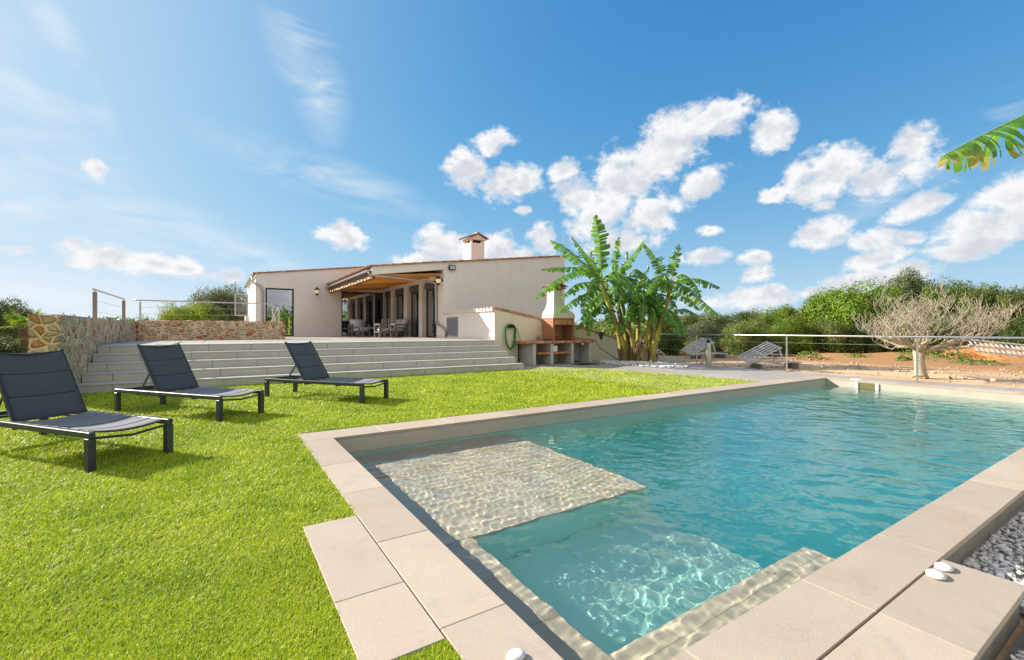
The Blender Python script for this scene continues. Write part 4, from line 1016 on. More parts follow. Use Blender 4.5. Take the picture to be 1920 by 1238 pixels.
# ------------------------------------------------------------------ small things round the pool
def flat_stone(x, y, r, label, rz_=0, grp=None):
    q = MB(); n_ = 20; q.lathe([(r*.8, 0), (r*.98, .004), (r, .008), (r*.93, .013), (r*.6, .016), (.004, .017)], n_, (0, 0, 0))
    o = q.build('white_disc', mat('white_stone', rough=.7, fn=mottled((.74, .72, .66), (.80, .78, .74), 9, 120, .3, .002)), smooth=True, loc=(x, y, .0015)); o.scale = (1, .8, 1); o.rotation_euler = (0, 0, rz_)
    tag(o, label, 'stone', grp)
a_ = G(1755, 1081); flat_stone(a_[0], a_[1], .047, 'flat white stone on the outer slabs, nearer the camera of the pair by the gravel', .4)
a_ = G(1770, 1067); flat_stone(a_[0], a_[1], .045, 'flat white stone on the outer slabs, nearer the gravel of the pair', .2)
a_ = G(967, 1234); flat_stone(a_[0], a_[1], .036, 'white stone cap on the near coping at the bottom of the picture')
a_ = G(1646, 706.5)
q = MB(); q.lathe([(.13, 0), (.13, .008), (.11, .012)], 24, (12.44, a_[1], .001)); tag(q.build('skimmer_lid', MATS['white_plastic']), 'round white lid in the far pool coping', 'lid')
sk = thing('pool_skimmer', 'white framed skimmer opening in the far pool wall', 'skimmer', None, (12.24, 4.3, -.2))
va, vb = 4.06, 4.50
q = MB(); q.box(12.225, va, -.42, 12.249, va+.06, -.045); q.box(12.225, vb-.06, -.42, 12.249, vb, -.045); q.box(12.225, va+.06, -.45, 12.249, vb-.06, -.36); child(q, 'frame', MATS['white_plastic'], sk)
q = MB(); q.box(12.244, va+.06, -.36, 12.2495, vb-.06, -.045); child(q, 'mouth_panel', mat('skimmer_dark_panel', (.17, .14, .045), .6), sk)  # flat dark panel: the opening's darkness is in its colour, no recess
for i, (x_, y_, z_) in enumerate(((R_[0], R_[1], BZ+.002) for R_ in ((1.95, 2.36), (2.18, 2.52), (2.55, 2.62)))):
    q = MB(); q.lathe([(.028, 0), (.026, .012), (.006, .016)], 14, (x_, y_, z_))
    o = q.build('massage_jet', mat('jet', (.60, .88, .82), .5)); o.cycles.is_caustics_receiver = True  # white jets tinted pale turquoise to match the water-tinted tiles
    tag(o, ['small white jet on the sunken pool bench, nearest the seat corner', 'small white jet on the sunken pool bench, the middle one', 'small white jet on the sunken pool bench, nearest open water'][i], 'pool jet', 'white jets on the pool bench')
# bollard lamp
a_ = (13.0, 8.74, 0); bl_ = thing('bollard_lamp', 'steel bollard lamp with a pointed cap behind the paving corner', 'lamp', None, a_)
q = MB(); q.tube([(a_[0], a_[1], 0), (a_[0], a_[1], .74)], .085, 20); child(q, 'post', M_STEEL, bl_, False)
q = MB(); q.lathe([(.05, .74), (.05, .80), (.075, .81), (.075, .83)], 18, a_); child(q, 'neck', M_BLACK, bl_)
q = MB(); q.lathe([(.125, .83), (.12, .845), (.03, .905), (.004, .915)], 24, a_); child(q, 'cap', mat('lamp_cap', rough=.4, metal=.5, col=(.20, .25, .29)), bl_)
q = MB(); d_ = Vector((-a_[0], -a_[1], 0)).normalized(); s_ = Vector((-d_.y, d_.x, 0)); c0 = Vector(a_)+d_*.086
q.add([c0-s_*.02+Vector((0, 0, .12)), c0+s_*.02+Vector((0, 0, .12)), c0+s_*.02+Vector((0, 0, .62)), c0-s_*.02+Vector((0, 0, .62)), c0-s_*.02+d_*.004+Vector((0, 0, .12)), c0+s_*.02+d_*.004+Vector((0, 0, .12)), c0+s_*.02+d_*.004+Vector((0, 0, .62)), c0-s_*.02+d_*.004+Vector((0, 0, .62))],
      [(0, 1, 2, 3), (7, 6, 5, 4), (0, 4, 5, 1), (2, 6, 7, 3), (1, 5, 6, 2), (0, 3, 7, 4)]); child(q, 'inlay', mat('inlay', (.42, .45, .18), .4), bl_)
# grey slatted garden loungers lying about behind the fence
M_SLAT = mat('weathered_slats', rough=.7, fn=mottled((.60, .58, .56), (.70, .68, .66), 8, 80, .3, .003))
def slat_bed(label, loc, rz_, sc=1.0):
    t = thing('slatted_lounger', label, 'lounger', 'grey slatted loungers behind the fence', loc, rz_); t.scale = (sc, sc, sc)
    q = MB()
    for j in range(5): q.box(-.1, j*.15, .16, 1.3, j*.15+.055, .185)
    for x in (-.05, .6, 1.2): q.box(x, 0, .11, x+.06, .66, .158)
    q.build('bed', M_SLAT, t)
    for x in (.05, 1.15):
        q = MB(); q.box(x, .02, -.04, x+.07, .64, .108); q.build('foot', mat('pallet_foot', (.22, .18, .15), .8), t)
    q = MB(); M = Matrix.Translation((-.26, .06, .12)) @ Matrix.Rotation(rad(-27), 4, 'Y') @ Matrix.Rotation(rad(17), 4, 'X')
    for j in range(6): q.box(0, -.02+j*.125, 0, 1.08, -.02+j*.125+.05, .022, M=M)
    for x in (.0, .52, 1.04): q.box(x, -.02, -.035, x+.04, .655, -.002, M=M)
    q.build('backrest', M_SLAT, t)
    q = MB()
    for y in (.10, .60): q.bar((.66, y, .56), (.80, y, .16), .035, .035)
    for z in (.28, .38, .48): q.bar((.79-.32*(z-.2), .10, z), (.79-.32*(z-.2), .60, z), .02, .02)
    q.build('prop', M_SLAT, t)
    return t
b_ = G(1424, 690); slat_bed('grey slatted lounger tilted up beside the steel post, nearest of the three', (b_[0], b_[1], .0), YAW)
b_ = G(1312, 672); slat_bed('grey slatted lounger tilted up behind the bollard lamp', (b_[0], b_[1], 0), YAW+.25, 1.05)
b_ = G(1236, 669); slat_bed('grey slatted lounger half hidden behind the banana stems', (b_[0], b_[1], 0), YAW+2.4, 1.0)
# lantern hanging from the banana leaves, dark cable
lz = thing('hanging_lantern', 'dark pointed lantern hanging from a cord below the banana leaves', 'lantern', None, A(1127, 628, 15.2))
c0 = A(1127, 628, 15.2)
q = MB(); q.tube([A(1127, 556, 15.2), (c0[0], c0[1], c0[2]+.1)], .008, 6); child(q, 'cord', MATS['white_plastic'], lz)
q = MB(); q.lathe([(.012, .12), (.05, .09), (.10, .05), (.15, .02), (.03, .015)], 6, c0); q.lathe([(.085, .012), (.075, -.05), (.04, -.13), (.004, -.19)], 6, c0); 
for i in range(4):
    a = i*math.pi/2+.4; q.tube([(c0[0]+.10*math.cos(a), c0[1]+.10*math.sin(a), c0[2]+.03), (c0[0]+.19*math.cos(a), c0[1]+.19*math.sin(a), c0[2]+.035)], .014, 6)
child(q, 'lantern_body', mat('dark_bronze', (.05, .045, .06), .4, .6), lz)
q = MB(); q.tube([(10.55, 12.42, .83), (10.62, 12.30, .86), (11.18, 11.95, .80), A(1125, 653, 14.9), A(1162, 676.5, 15.6)], .012, 6)
tag(q.build('cable', M_BLACK, smooth=True), 'dark cable running from the barbecue down to the banana stems', 'cable')
# ------------------------------------------------------------------ banana plants
def bleaf_fn(k, b, nt):
    r = k('Attribute', attribute_name='rnd').outputs['Fac']; p = obj_(k)
    q = k.noise(p, 7, 5, .65)
    c = k.mix(k.ramp(q, [(.35, 0), (.65, 1)]), (.05, .19, .02), (.13, .31, .03))
    m = k.math('ADD', r, k.math('MULTIPLY', k.math('SUBTRACT', k.noise(p, 14, 4, .7), .5), .9))
    c = k.mix(k.ramp(m, [(.72, 0), (.90, 1)]), c, (.36, .36, .07)); c = k.mix(k.ramp(m, [(1.0, 0), (1.1, 1)]) if False else k('MapRange', {0: m, 1: .98, 2: 1.12}).outputs[0], c, (.42, .27, .14))
    nt.links.new(c, b.inputs['Base Color'])
    out = nt.nodes['Material Output']; tr = k('BsdfTranslucent', {'Color': k('HueSaturation', {'Hue': .47, 'Value': 1.8, 'Color': c}).outputs[0]})
    nt.links.new(k('MixShader', {0: .38, 1: b.outputs[0], 2: tr.outputs[0]}).outputs[0], out.inputs[0])
M_BLEAF = mat('banana_leaf', rough=.38, fn=bleaf_fn, spec=.5)
M_RIB = mat('banana_midrib', rough=.45, fn=mottled((.30, .38, .09), (.42, .46, .14), 5, 60, .1, .002))
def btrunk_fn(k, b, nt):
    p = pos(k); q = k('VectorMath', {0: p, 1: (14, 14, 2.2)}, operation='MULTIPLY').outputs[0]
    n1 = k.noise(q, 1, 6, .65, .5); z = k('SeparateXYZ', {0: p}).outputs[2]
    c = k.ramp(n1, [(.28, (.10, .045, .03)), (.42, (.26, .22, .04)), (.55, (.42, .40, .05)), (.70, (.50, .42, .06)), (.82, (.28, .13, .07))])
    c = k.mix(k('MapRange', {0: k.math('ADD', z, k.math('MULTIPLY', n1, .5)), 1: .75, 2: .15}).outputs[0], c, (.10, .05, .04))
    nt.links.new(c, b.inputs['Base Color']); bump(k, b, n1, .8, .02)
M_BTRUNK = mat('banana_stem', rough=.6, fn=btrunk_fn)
def bez(P, n):
    P = [Vector(p) for p in P]; out = []
    if len(P) == 3: P = [P[0], (P[0]+P[1]*2)/3, (P[1]*2+P[2])/3, P[2]]
    k = len(P)
    for i in range(n+1):                                   # Catmull-Rom through the points
        t = i/n*(k-1); a = min(int(t), k-2); f = t-a
        p0, p1, p2, p3 = P[max(a-1, 0)], P[a], P[a+1], P[min(a+2, k-1)]
        out.append(.5*((2*p1)+(p2-p0)*f+(2*p0-5*p1+4*p2-p3)*f*f+(3*p1-p0-3*p2+p3)*f**3))
    return out
VIEW_R = Vector((CU, -SU, 0))
def banana_leaf(par, pts, hw, seed, petiole=.12, droop=(30, 75), tear=.055, dry=.25, side=None, rib=.014, lift=0.0):
    r = random.Random(seed); line = bez(pts, 46); n = len(line)-1
    seg = [0]
    for a, b in zip(line[:-1], line[1:]): seg.append(seg[-1]+(b-a).length)
    L = seg[-1]
    def at(s):
        s = max(0, min(L, s)); i = 0
        while i < n-1 and seg[i+1] < s: i += 1
        f = (s-seg[i])/max(1e-6, seg[i+1]-seg[i]); d = (line[i+1]-line[i]).normalized(); return line[i].lerp(line[i+1], f), d
    V = []; Fq = []; at_ = []
    s_start = L*petiole
    for sg in (1, -1):
        s = s_start
        while s < L*.985:
            wst = min(r.choice([.03, .05, .08, .16, .3])*r.uniform(.7, 1.3)*(tear/.10), L*.99-s)
            if wst < .006: break
            dr = rad(r.uniform(*droop)); skew = r.uniform(.05, .35); ns = max(1, int(wst/.07)); m = 6; curl = r.uniform(-.3, .8); short = r.uniform(.78, 1.05); rr = r.random()
            base = len(V); nar = r.uniform(.10, .45)
            for i in range(ns+1):
                p_, d = at(s+wst*.94*i/ns); t = (s+wst*.5-s_start)/(L-s_start)
                w_ = hw*min(1, (t*9)**.5)*min(1, ((1-t)*3.2)**.55)*short
                sx_ = d.cross(Vector((0, 0, 1)))
                if side is not None: sx_ = side-d*side.dot(d)
                if sx_.length < .42: sx_ = VIEW_R-d*VIEW_R.dot(d)
                sx_.normalize(); up = sx_.cross(d).normalized()
                if up.z < 0: up = -up
                for j in range(m+1):
                    q = j/m; an = dr*(.25+.9*q)+curl*q*q*.6-lift
                    pj, _ = at(s+wst*(.47+(i/ns-.5)*.94*(1-nar*q*q)))
                    if j == 0: off = Vector((0, 0, 0))
                    else: off = off+(sx_*sg*math.cos(an)-up*math.sin(an)+d*skew*.6+Vector((0, 0, -.12*q*(dr/1.2)))).normalized()*w_/m
                    V.append(pj+off)
                    at_.append(min(1, dry*rr*1.1+(.62*q**5)*(.5+rr)+(.25 if t > .88 else 0)))
            for i in range(ns):
                for j in range(m): a = base+i*(m+1)+j; Fq.append((a, a+1, a+m+2, a+m+1))
            s += wst
            if r.random() < .12: s += r.uniform(.0, .05)
    nb_ = len(V)
    q = MB(); q.tube(line, [rib*(1.5-1.25*i/n) for i in range(n+1)], 6)
    V += [Vector(v) for v in q.v]; at_ += [0]*len(q.v)
    Fr = [tuple(x+nb_ for x in f) for f in q.f if len(f) == 4]
    o = npmesh('leaf', np.array([tuple(v) for v in V]), np.array(Fq+Fr), [M_BLEAF, M_RIB], smooth=False, attr=at_)
    mi = np.zeros(len(o.data.polygons), dtype=np.int32); mi[len(Fq):] = 1; o.data.polygons.foreach_set('material_index', mi)
    o.parent = par; o.matrix_parent_inverse = Matrix.Translation(-Vector(par.location)); return o
ZB = lambda x, y: A(980+x*.2665, 380+y*.2665, 1)      # points read from an enlarged view
def zb(x, y, D): return A(980+x*.2665, 380+y*.2665, D)
BAN = [
 ('banana plant leaning left, its lowest leaves over the barbecue hood', [(712, 1112, 16.1), (690, 960, 15.9), (650, 840, 15.8), (600, 700, 15.8), (550, 560, 15.9)], .145, .07,
  [([(545, 540, 15.9), (440, 440, 15.4), (320, 330, 15.0), (197, 262, 14.7)], .26, (15, 60)), ([(545, 540, 15.9), (550, 400, 15.9), (540, 250, 15.8), (507, 85, 15.7)], .24, (35, 85)),
   ([(540, 560, 15.9), (440, 470, 16.2), (290, 455, 16.4), (125, 468, 16.5)], .20, (30, 80)), ([(545, 560, 15.9), (440, 480, 15.3), (260, 530, 14.9), (70, 680, 14.6)], .28, (20, 65)),
   ([(550, 600, 15.9), (470, 560, 15.5), (370, 580, 15.2), (270, 670, 15.0)], .22, (40, 85)), ([(560, 640, 15.8), (480, 620, 15.3), (350, 690, 14.9), (220, 792, 14.7)], .22, (40, 85)),
   ([(545, 560, 15.9), (500, 560, 15.2), (460, 640, 14.9), (425, 790, 14.8)], .20, (20, 60)), ([(570, 560, 15.9), (660, 535, 15.4), (740, 580, 15.1), (810, 700, 15.0)], .22, (20, 60))]),
 ('banana plant behind the left one, a stiff upright leaf above it', [(735, 1112, 16.6), (735, 980, 16.6), (690, 800, 16.7), (645, 640, 16.8)], .13, .065,
  [([(640, 620, 16.8), (500, 430, 17.0), (420, 330, 17.1), (343, 232, 17.2)], .18, (40, 85)), ([(640, 600, 16.8), (650, 460, 17.0), (662, 350, 17.0), (682, 240, 17.0)], .15, (50, 85)),
   ([(640, 620, 16.8), (560, 700, 16.3), (450, 800, 15.9), (365, 900, 15.7)], .22, (40, 85)), ([(640, 640, 16.8), (560, 560, 17.2), (480, 360, 17.4), (520, 340, 17.4)], .12, (40, 85)),
   ([(640, 660, 16.8), (520, 740, 16.0), (480, 800, 15.8), (468, 945, 15.7)], .17, (30, 80)), ([(645, 640, 16.8), (560, 640, 16.2), (470, 720, 15.8), (400, 830, 15.6)], .2, (50, 88))]),
 ('thin banana plant left of centre with ragged browning leaves', [(785, 1112, 16.3), (775, 980, 16.3), (735, 860, 16.4), (700, 700, 16.5)], .11, .06,
  [([(700, 660, 16.5), (690, 500, 16.5), (770, 370, 16.4), (858, 262, 16.3)], .20, (50, 88)), ([(700, 660, 16.5), (700, 520, 16.8), (728, 420, 16.9), (737, 338, 17.0)], .13, (50, 88)),
   ([(700, 640, 16.5), (770, 480, 16.2), (860, 510, 16.0), (940, 600, 15.9)], .22, (40, 80)), ([(705, 700, 16.5), (760, 680, 16.0), (800, 760, 15.8), (790, 860, 15.7)], .2, (30, 85)),
   ([(700, 700, 16.5), (650, 680, 16.0), (610, 760, 15.7), (620, 870, 15.6)], .2, (30, 85))]),
 ('straight central banana stem with drooping torn leaves', [(815, 1112, 16.0), (812, 980, 16.0), (815, 860, 16.0), (822, 740, 16.0)], .095, .055,
  [([(822, 740, 16.0), (800, 600, 15.8), (850, 540, 15.6), (900, 620, 15.4)], .18, (40, 85)), ([(822, 740, 16.0), (760, 640, 15.7), (700, 660, 15.5), (660, 760, 15.4)], .18, (40, 85)),
   ([(822, 740, 16.0), (840, 640, 15.6), (850, 700, 15.3), (840, 830, 15.2)], .17, (30, 80)), ([(822, 740, 16.0), (780, 560, 16.6), (870, 480, 16.9), (880, 440, 17.0)], .13, (40, 85)),
   ([(822, 740, 16.0), (770, 720, 15.4), (730, 780, 15.2), (730, 870, 15.1)], .16, (30, 80))]),
 ('short bright yellow banana stem right of the central one', [(858, 1115, 15.7), (862, 1010, 15.7), (880, 900, 15.8), (895, 800, 15.9)], .095, .055,
  [([(895, 800, 15.9), (900, 690, 15.7), (960, 680, 15.5), (980, 790, 15.3)], .17, (35, 85)), ([(895, 800, 15.9), (860, 690, 15.7), (900, 600, 15.6), (860, 660, 15.5)], .14, (35, 85)),
   ([(895, 800, 15.9), (910, 740, 15.5), (930, 790, 15.3), (925, 880, 15.2)], .15, (30, 85)), ([(895, 790, 15.9), (930, 620, 16.2), (900, 560, 16.3), (790, 600, 16.4)], .17, (35, 85))]),
 ('brown sheathed banana stem leaning right behind the yellow one', [(885, 1110, 16.6), (895, 960, 16.6), (925, 830, 16.6), (960, 680, 16.7)], .10, .055,
  [([(960, 660, 16.7), (990, 560, 16.7), (930, 380, 16.7), (838, 272, 16.7)], .20, (25, 75)), ([(960, 670, 16.7), (1000, 560, 16.3), (920, 590, 15.9), (850, 690, 15.7)], .19, (35, 80)),
   ([(960, 680, 16.7), (900, 600, 17.0), (830, 560, 17.2), (750, 580, 17.3)], .17, (40, 85)), ([(960, 690, 16.7), (1010, 760, 16.9), (1080, 780, 17.0), (1130, 860, 17.1)], .17, (40, 85))]),
 ('banana plant leaning right, long leaves arching towards the shrubs', [(912, 1125, 15.6), (930, 1000, 15.6), (970, 850, 15.7), (1020, 680, 15.8), (1045, 560, 15.8)], .125, .06,
  [([(1045, 560, 15.8), (1055, 480, 15.8), (1075, 400, 15.8), (1098, 288, 15.8)], .18, (45, 88)), ([(1045, 570, 15.8), (1130, 540, 15.4), (1250, 540, 15.2), (1392, 598, 15.0)], .24, (20, 70)),
   ([(1045, 590, 15.8), (1160, 600, 16.2), (1250, 680, 16.5), (1400, 808, 16.8)], .23, (30, 80)), ([(1035, 650, 15.8), (1110, 650, 15.3), (1180, 680, 15.1), (1250, 760, 14.9)], .20, (35, 85)),
   ([(1025, 680, 15.8), (1060, 740, 16.3), (1150, 750, 16.6), (1245, 800, 16.8)], .18, (35, 85)), ([(1040, 560, 15.8), (960, 540, 15.3), (900, 590, 15.0), (855, 660, 14.9)], .21, (30, 75)),
   ([(1040, 570, 15.8), (1000, 520, 15.4), (1010, 560, 15.1), (1000, 640, 15.0)], .17, (35, 85)), ([(1040, 600, 15.8), (1090, 560, 16.6), (1140, 600, 17.0), (1160, 700, 17.2)], .18, (35, 85))]),
]
for i, (lab, tr, r0, r1, leaves) in enumerate(BAN):
    line = bez([zb(*p) for p in tr], 24); line[0].z = -.03
    t = thing('banana_plant', lab, 'banana plant', 'banana plants in the clump beside the barbecue', tuple(line[0]))
    q = MB(); rr = random.Random(i); n_ = len(line)
    rs_ = [r0+(r1-r0)*(j/(n_-1))**.8+rr.uniform(-.004, .004)+(.03 if j < 2 else 0) for j in range(n_)]
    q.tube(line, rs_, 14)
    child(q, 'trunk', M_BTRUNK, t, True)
    #                                                      # dead sheaths hugging the stem
    for j in range(7):
        a = rr.uniform(.02, .55); h_ = rr.uniform(.25, .6); k0 = int(a*(n_-1)); p0 = line[k0]; th = rr.uniform(0, 6.28); pr = rs_[k0]+.006
        vs = []
        for u_ in range(6):
            f = u_/5; pp = line[min(n_-1, k0+int(f*h_*8))]; ww = .55*(1-f*.7); out_ = pr+.01+.05*f*f*rr.uniform(.3, 1.5)
            for s_ in (-1, 0, 1): vs.append((pp.x+math.cos(th+s_*ww)*out_, pp.y+math.sin(th+s_*ww)*out_, p0.z+f*h_))
        fs = []
        for u_ in range(5):
            for s_ in range(2): a2 = u_*3+s_; fs.append((a2, a2+1, a2+4, a2+3))
        q = MB(); q.add(vs, fs); child(q, 'sheath', mat('dry_sheath', rough=.8, fn=mottled((.30, .19, .11), (.14, .07, .045), 9, 80, .4, .006)), t)
    rf_ = random.Random(500+i); ex_ = []
    for _ in range(3 if len(leaves) > 5 else 4):
        a = rf_.uniform(0, 6.28); L_ = rf_.uniform(.8, 1.5); tp_ = line[-1]; ex_.append(([0]+[None], a, L_))
    for (_, a, L_) in ex_:
        d_ = Vector((math.cos(a), math.sin(a), 0)); p0 = line[-1]
        banana_leaf(t, [p0, p0+d_*L_*.35+Vector((0, 0, .22*L_)), p0+d_*L_*.75+Vector((0, 0, -.05*L_)), p0+d_*L_+Vector((0, 0, -.55*L_))], rf_.uniform(.22, .32), int(a*100)+i, droop=(25, 75), dry=.35)
    for j, (pl, hw, dr) in enumerate(leaves):
        hw *= 1.5; dr = (dr[0]*.7, dr[1]*.85)
        banana_leaf(t, [line[-1]]+[zb(*p) for p in pl[1:]], hw, i*31+j, droop=dr, dry=.35 if hw < .2 else .15)
# leaf that hangs in from the right: its plant stands in the gravel beyond the coping
base = Vector(A(2160, 915, 3.3)); base.z = -.13
t = thing('banana_plant', 'near banana plant whose torn leaf hangs into the upper right corner', 'banana plant', None, tuple(base))
top = Vector(A(2170, 330, 3.3)); q = MB(); ln_ = bez([base, base.lerp(top, .5)+Vector((.03, .02, 0)), top], 14); q.tube(ln_, [.10-.004*j for j in range(15)], 14); child(q, 'trunk', M_BTRUNK, t, True)
banana_leaf(t, [top, A(2100, 225, 3.3), A(1990, 190, 3.25), A(1900, 226, 3.2), A(1830, 260, 3.15), A(1762, 296, 3.12)], .33, 77, petiole=.2, droop=(52, 90), tear=.042, dry=.55, rib=.007)
banana_leaf(t, [top, A(2240, 150, 3.6), A(2330, 120, 4.0), A(2420, 260, 4.3)], .3, 78, droop=(30, 70))
banana_leaf(t, [top, A(2230, 250, 3.0), A(2330, 300, 2.9), A(2420, 480, 2.8)], .3, 79, droop=(30, 70))
# white pebbles round the stems
r_ = np.random.RandomState(5); pts = []; szs = []
for i in range(1500):
    a = r_.uniform(0, 6.28); d = r_.rand()**.6; c_ = G(1200, 683); x = c_[0]+math.cos(a)*d*.95; y = c_[1]+math.sin(a)*d*1.75
    s = r_.uniform(.018, .042); pts.append((x, y, .012+.05*(1-d)+r_.uniform(0, .02))); szs.append(s)
struct(stones('white_pebbles', pts, szs, mat('white_pebble', rough=.7, fn=mottled((.68, .68, .68), (.78, .77, .75), 9, 90, .3, .002, None, .3)), 9), 'stuff')
# ------------------------------------------------------------------ bare tree
M_BARK = mat('pale_bark', rough=.85, fn=mottled((.38, .32, .235), (.53, .455, .34), 7, 60, .6, .006, (.24, .19, .13)))
ft = thing('bare_tree', 'wide bare pale-barked tree standing behind the pool fence', 'tree', None, (14.43, 3.94, 0))
rr = random.Random(21); q = MB()
def limb(mb, p, d, r, L, depth):
    pts = [p]; rads = [r]; dd = d.copy(); seg = 5
    for i in range(seg):
        dd = (dd+Vector((rr.uniform(-.22, .22), rr.uniform(-.22, .22), rr.uniform(-.16, .22)))).normalized()
        if depth >= 3: dd = (dd+Vector((0, 0, .16))).normalized()
        pts.append(pts[-1]+dd*L/seg); rads.append(r*(1-.42*(i+1)/seg))
    if pts[-1].z < .25: return
    mb.tube(pts, rads, 5 if depth > 1 else 7, cap=False)
    if depth >= 6: return
    kids = rr.choice([2, 2, 3, 3]) if depth < 4 else rr.choice([2, 2, 3])
    for c in range(kids):
        f = rr.uniform(.35, 1) if c else 1.0; i = min(seg, max(1, int(f*seg))); ax = Vector((rr.uniform(-1, 1), rr.uniform(-1, 1), rr.uniform(-.5, .8))).normalized()
        nd = (dd*1.0+ax*rr.uniform(.55, .95)); nd.z = nd.z*.7+.02; nd.normalize()
        limb(mb, pts[i], nd, max(.0042, rads[i]*rr.uniform(.58, .75)), L*rr.uniform(.60, .84), depth+1)
tb = Vector((14.43, 3.94, -.05)); tt = tb+Vector((-.05, .03, .72)); q2 = MB()
q2.tube([tb, tb+Vector((0, 0, .12)), tb.lerp(tt, .5), tt], [.17, .125, .105, .12], 14)
child(q2, 'trunk', M_BARK, ft, True)
for i in range(13):
    a = 2*math.pi*i/13+rr.uniform(-.2, .2); el_ = rr.choice([.12, .30, .5, .8, 1.1])
    d = Vector((math.cos(a)*math.cos(el_), math.sin(a)*math.cos(el_), math.sin(el_)))
    limb(q, tt+Vector((0, 0, rr.uniform(-.12, .02))), d, .042, rr.uniform(.66, .90)*(1-.25*math.sin(el_)), 1)
q.v = [(tt.x+(v[0]-tt.x)*1.18, tt.y+(v[1]-tt.y)*1.18, tt.z+(v[2]-tt.z)*.88) for v in q.v]
child(q, 'crown', M_BARK, ft, True)
# ------------------------------------------------------------------ trees and shrubs
def foliage_mat(name, a, b_, c_=None):
    def f(k, b, nt):
        r = k('Attribute', attribute_name='rnd').outputs['Fac']; n1 = k.noise(obj_(k), 2.6, 4, .6)
        o_r = k('ObjectInfo').outputs['Random']
        c = k.mix(k.math('ADD', k.math('MULTIPLY', r, .55), k.math('MULTIPLY', k.ramp(n1, [(.35, 0), (.65, 1)]), .45)), a, b_)
        if c_: c = k.mix(k.ramp(k.noise(obj_(k), 1.7, 3), [(.56, 0), (.68, .8)]), c, c_)
        c = k('HueSaturation', {'Value': k('MapRange', {0: o_r, 3: .8, 4: 1.25}).outputs[0], 'Hue': k('MapRange', {0: o_r, 3: .492, 4: .508}).outputs[0], 'Color': c}).outputs[0]
        nt.links.new(c, b.inputs['Base Color']); out = nt.nodes['Material Output']
        tr = k('BsdfTranslucent', {'Color': k('HueSaturation', {'Value': 1.5, 'Hue': .485, 'Color': c}).outputs[0]})
        nt.links.new(k('MixShader', {0: .22, 1: b.outputs[0], 2: tr.outputs[0]}).outputs[0], out.inputs[0])
    return mat(name, rough=.55, fn=f, spec=.3)
F_OLIVE = foliage_mat('olive_foliage', (.05, .085, .014), (.20, .27, .045), (.25, .24, .08))
F_GREEN = foliage_mat('green_foliage', (.05, .10, .010), (.24, .34, .025))
F_DARK = foliage_mat('dark_foliage', (.022, .05, .010), (.13, .18, .03))
F_BRIGHT = foliage_mat('bright_foliage', (.13, .23, .014), (.36, .48, .035))
F_SAGE = foliage_mat('sage_foliage', (.07, .10, .045), (.24, .28, .13))
def crown_mesh(name, seed, n, lobes, leaf, flat=.8):
    r = np.random.RandomState(seed)
    cs = []; 
    for i in range(lobes):
        th = r.uniform(0, 6.28); rr_ = r.uniform(.0, 1)**.6*.72; cs.append((math.cos(th)*rr_, math.sin(th)*rr_, r.uniform(-.40, .70)*(1-.55*rr_), r.uniform(.16, .36)))
    cs = np.array(cs); w = cs[:, 3]**2; idx = r.choice(len(cs), n, p=w/w.sum())
    d = r.normal(size=(n, 3)); d /= np.linalg.norm(d, axis=1)[:, None]
    rad_ = cs[idx, 3]*(.45+.62*r.rand(n)**.5)*(1+.22*np.sin(d[:, 0]*7+idx)*np.cos(d[:, 1]*6+idx*2)+.13*np.sin(d[:, 2]*15+idx*3)*np.sin(d[:, 0]*13))
    sp = r.normal(size=(90, 3)); sp /= np.linalg.norm(sp, axis=1)[:, None]; k2 = r.randint(0, 90, n); tuft = r.rand(n) < .16    # sprigs that break the outline
    d[tuft] = sp[k2[tuft]]+r.normal(0, .07, (tuft.sum(), 3)); d /= np.linalg.norm(d, axis=1)[:, None]; rad_[tuft] = cs[idx[tuft], 3]*(.9+.55*r.rand(tuft.sum())**1.3)
    c = cs[idx, :3]+d*rad_[:, None]; c[:, 2] = c[:, 2]*flat
    c += r.normal(0, .012, (n, 3)); c[:, 2] = np.maximum(c[:, 2], -.52+.1*r.rand(n))
    nrm = d*1.1+r.normal(size=(n, 3))*.45; nrm /= np.linalg.norm(nrm, axis=1)[:, None]
    t = np.cross(nrm, r.normal(size=(n, 3))); t /= np.linalg.norm(t, axis=1)[:, None]; bb = np.cross(nrm, t)
    L_ = leaf*r.uniform(.6, 1.3, n)[:, None]; W_ = L_*.55
    V = np.stack([c-t*L_, c-bb*W_+nrm*L_*.1, c+t*L_, c+bb*W_+nrm*L_*.1], 1).reshape(-1, 3); o = np.arange(n)*4
    Q = np.stack([o, o+1, o+2, o+3], 1)
    ob = npmesh(name, V, Q, F_GREEN, attr=np.repeat(np.clip(r.beta(2, 2, n)+.15*np.sin(idx*2.3), 0, 1), 4))
    C.objects.unlink(ob); me = ob.data; bpy.data.objects.remove(ob); return me
CR = [crown_mesh('crown', 40+i, 22000, 34+5*i, .026, .86) for i in range(5)]
CRF = [crown_mesh('crown_fine', 60+i, 30000, 42, .022, .88) for i in range(3)]
def trunk_mb(seed, h, r0, spread):
    r = random.Random(seed); q = MB(); p = Vector((0, 0, -.1)); top = Vector((r.uniform(-.15, .15), r.uniform(-.15, .15), h*.45))
    q.tube([p, p.lerp(top, .5)+Vector((r.uniform(-.06, .06), 0, 0)), top], [r0*1.3, r0, r0*.8], 9)
    for i in range(6):
        a = i*1.05+r.uniform(-.3, .3); e = top+Vector((math.cos(a)*spread*.55, math.sin(a)*spread*.55, h*r.uniform(.2, .42)))
        q.tube([top-Vector((0, 0, .1)), top.lerp(e, .5)+Vector((0, 0, .08)), e], [r0*.55, r0*.38, r0*.15], 6)
    return q
M_TBARK = mat('tree_bark', rough=.9, fn=mottled((.16, .12, .09), (.26, .21, .16), 6, 50, .6, .01))
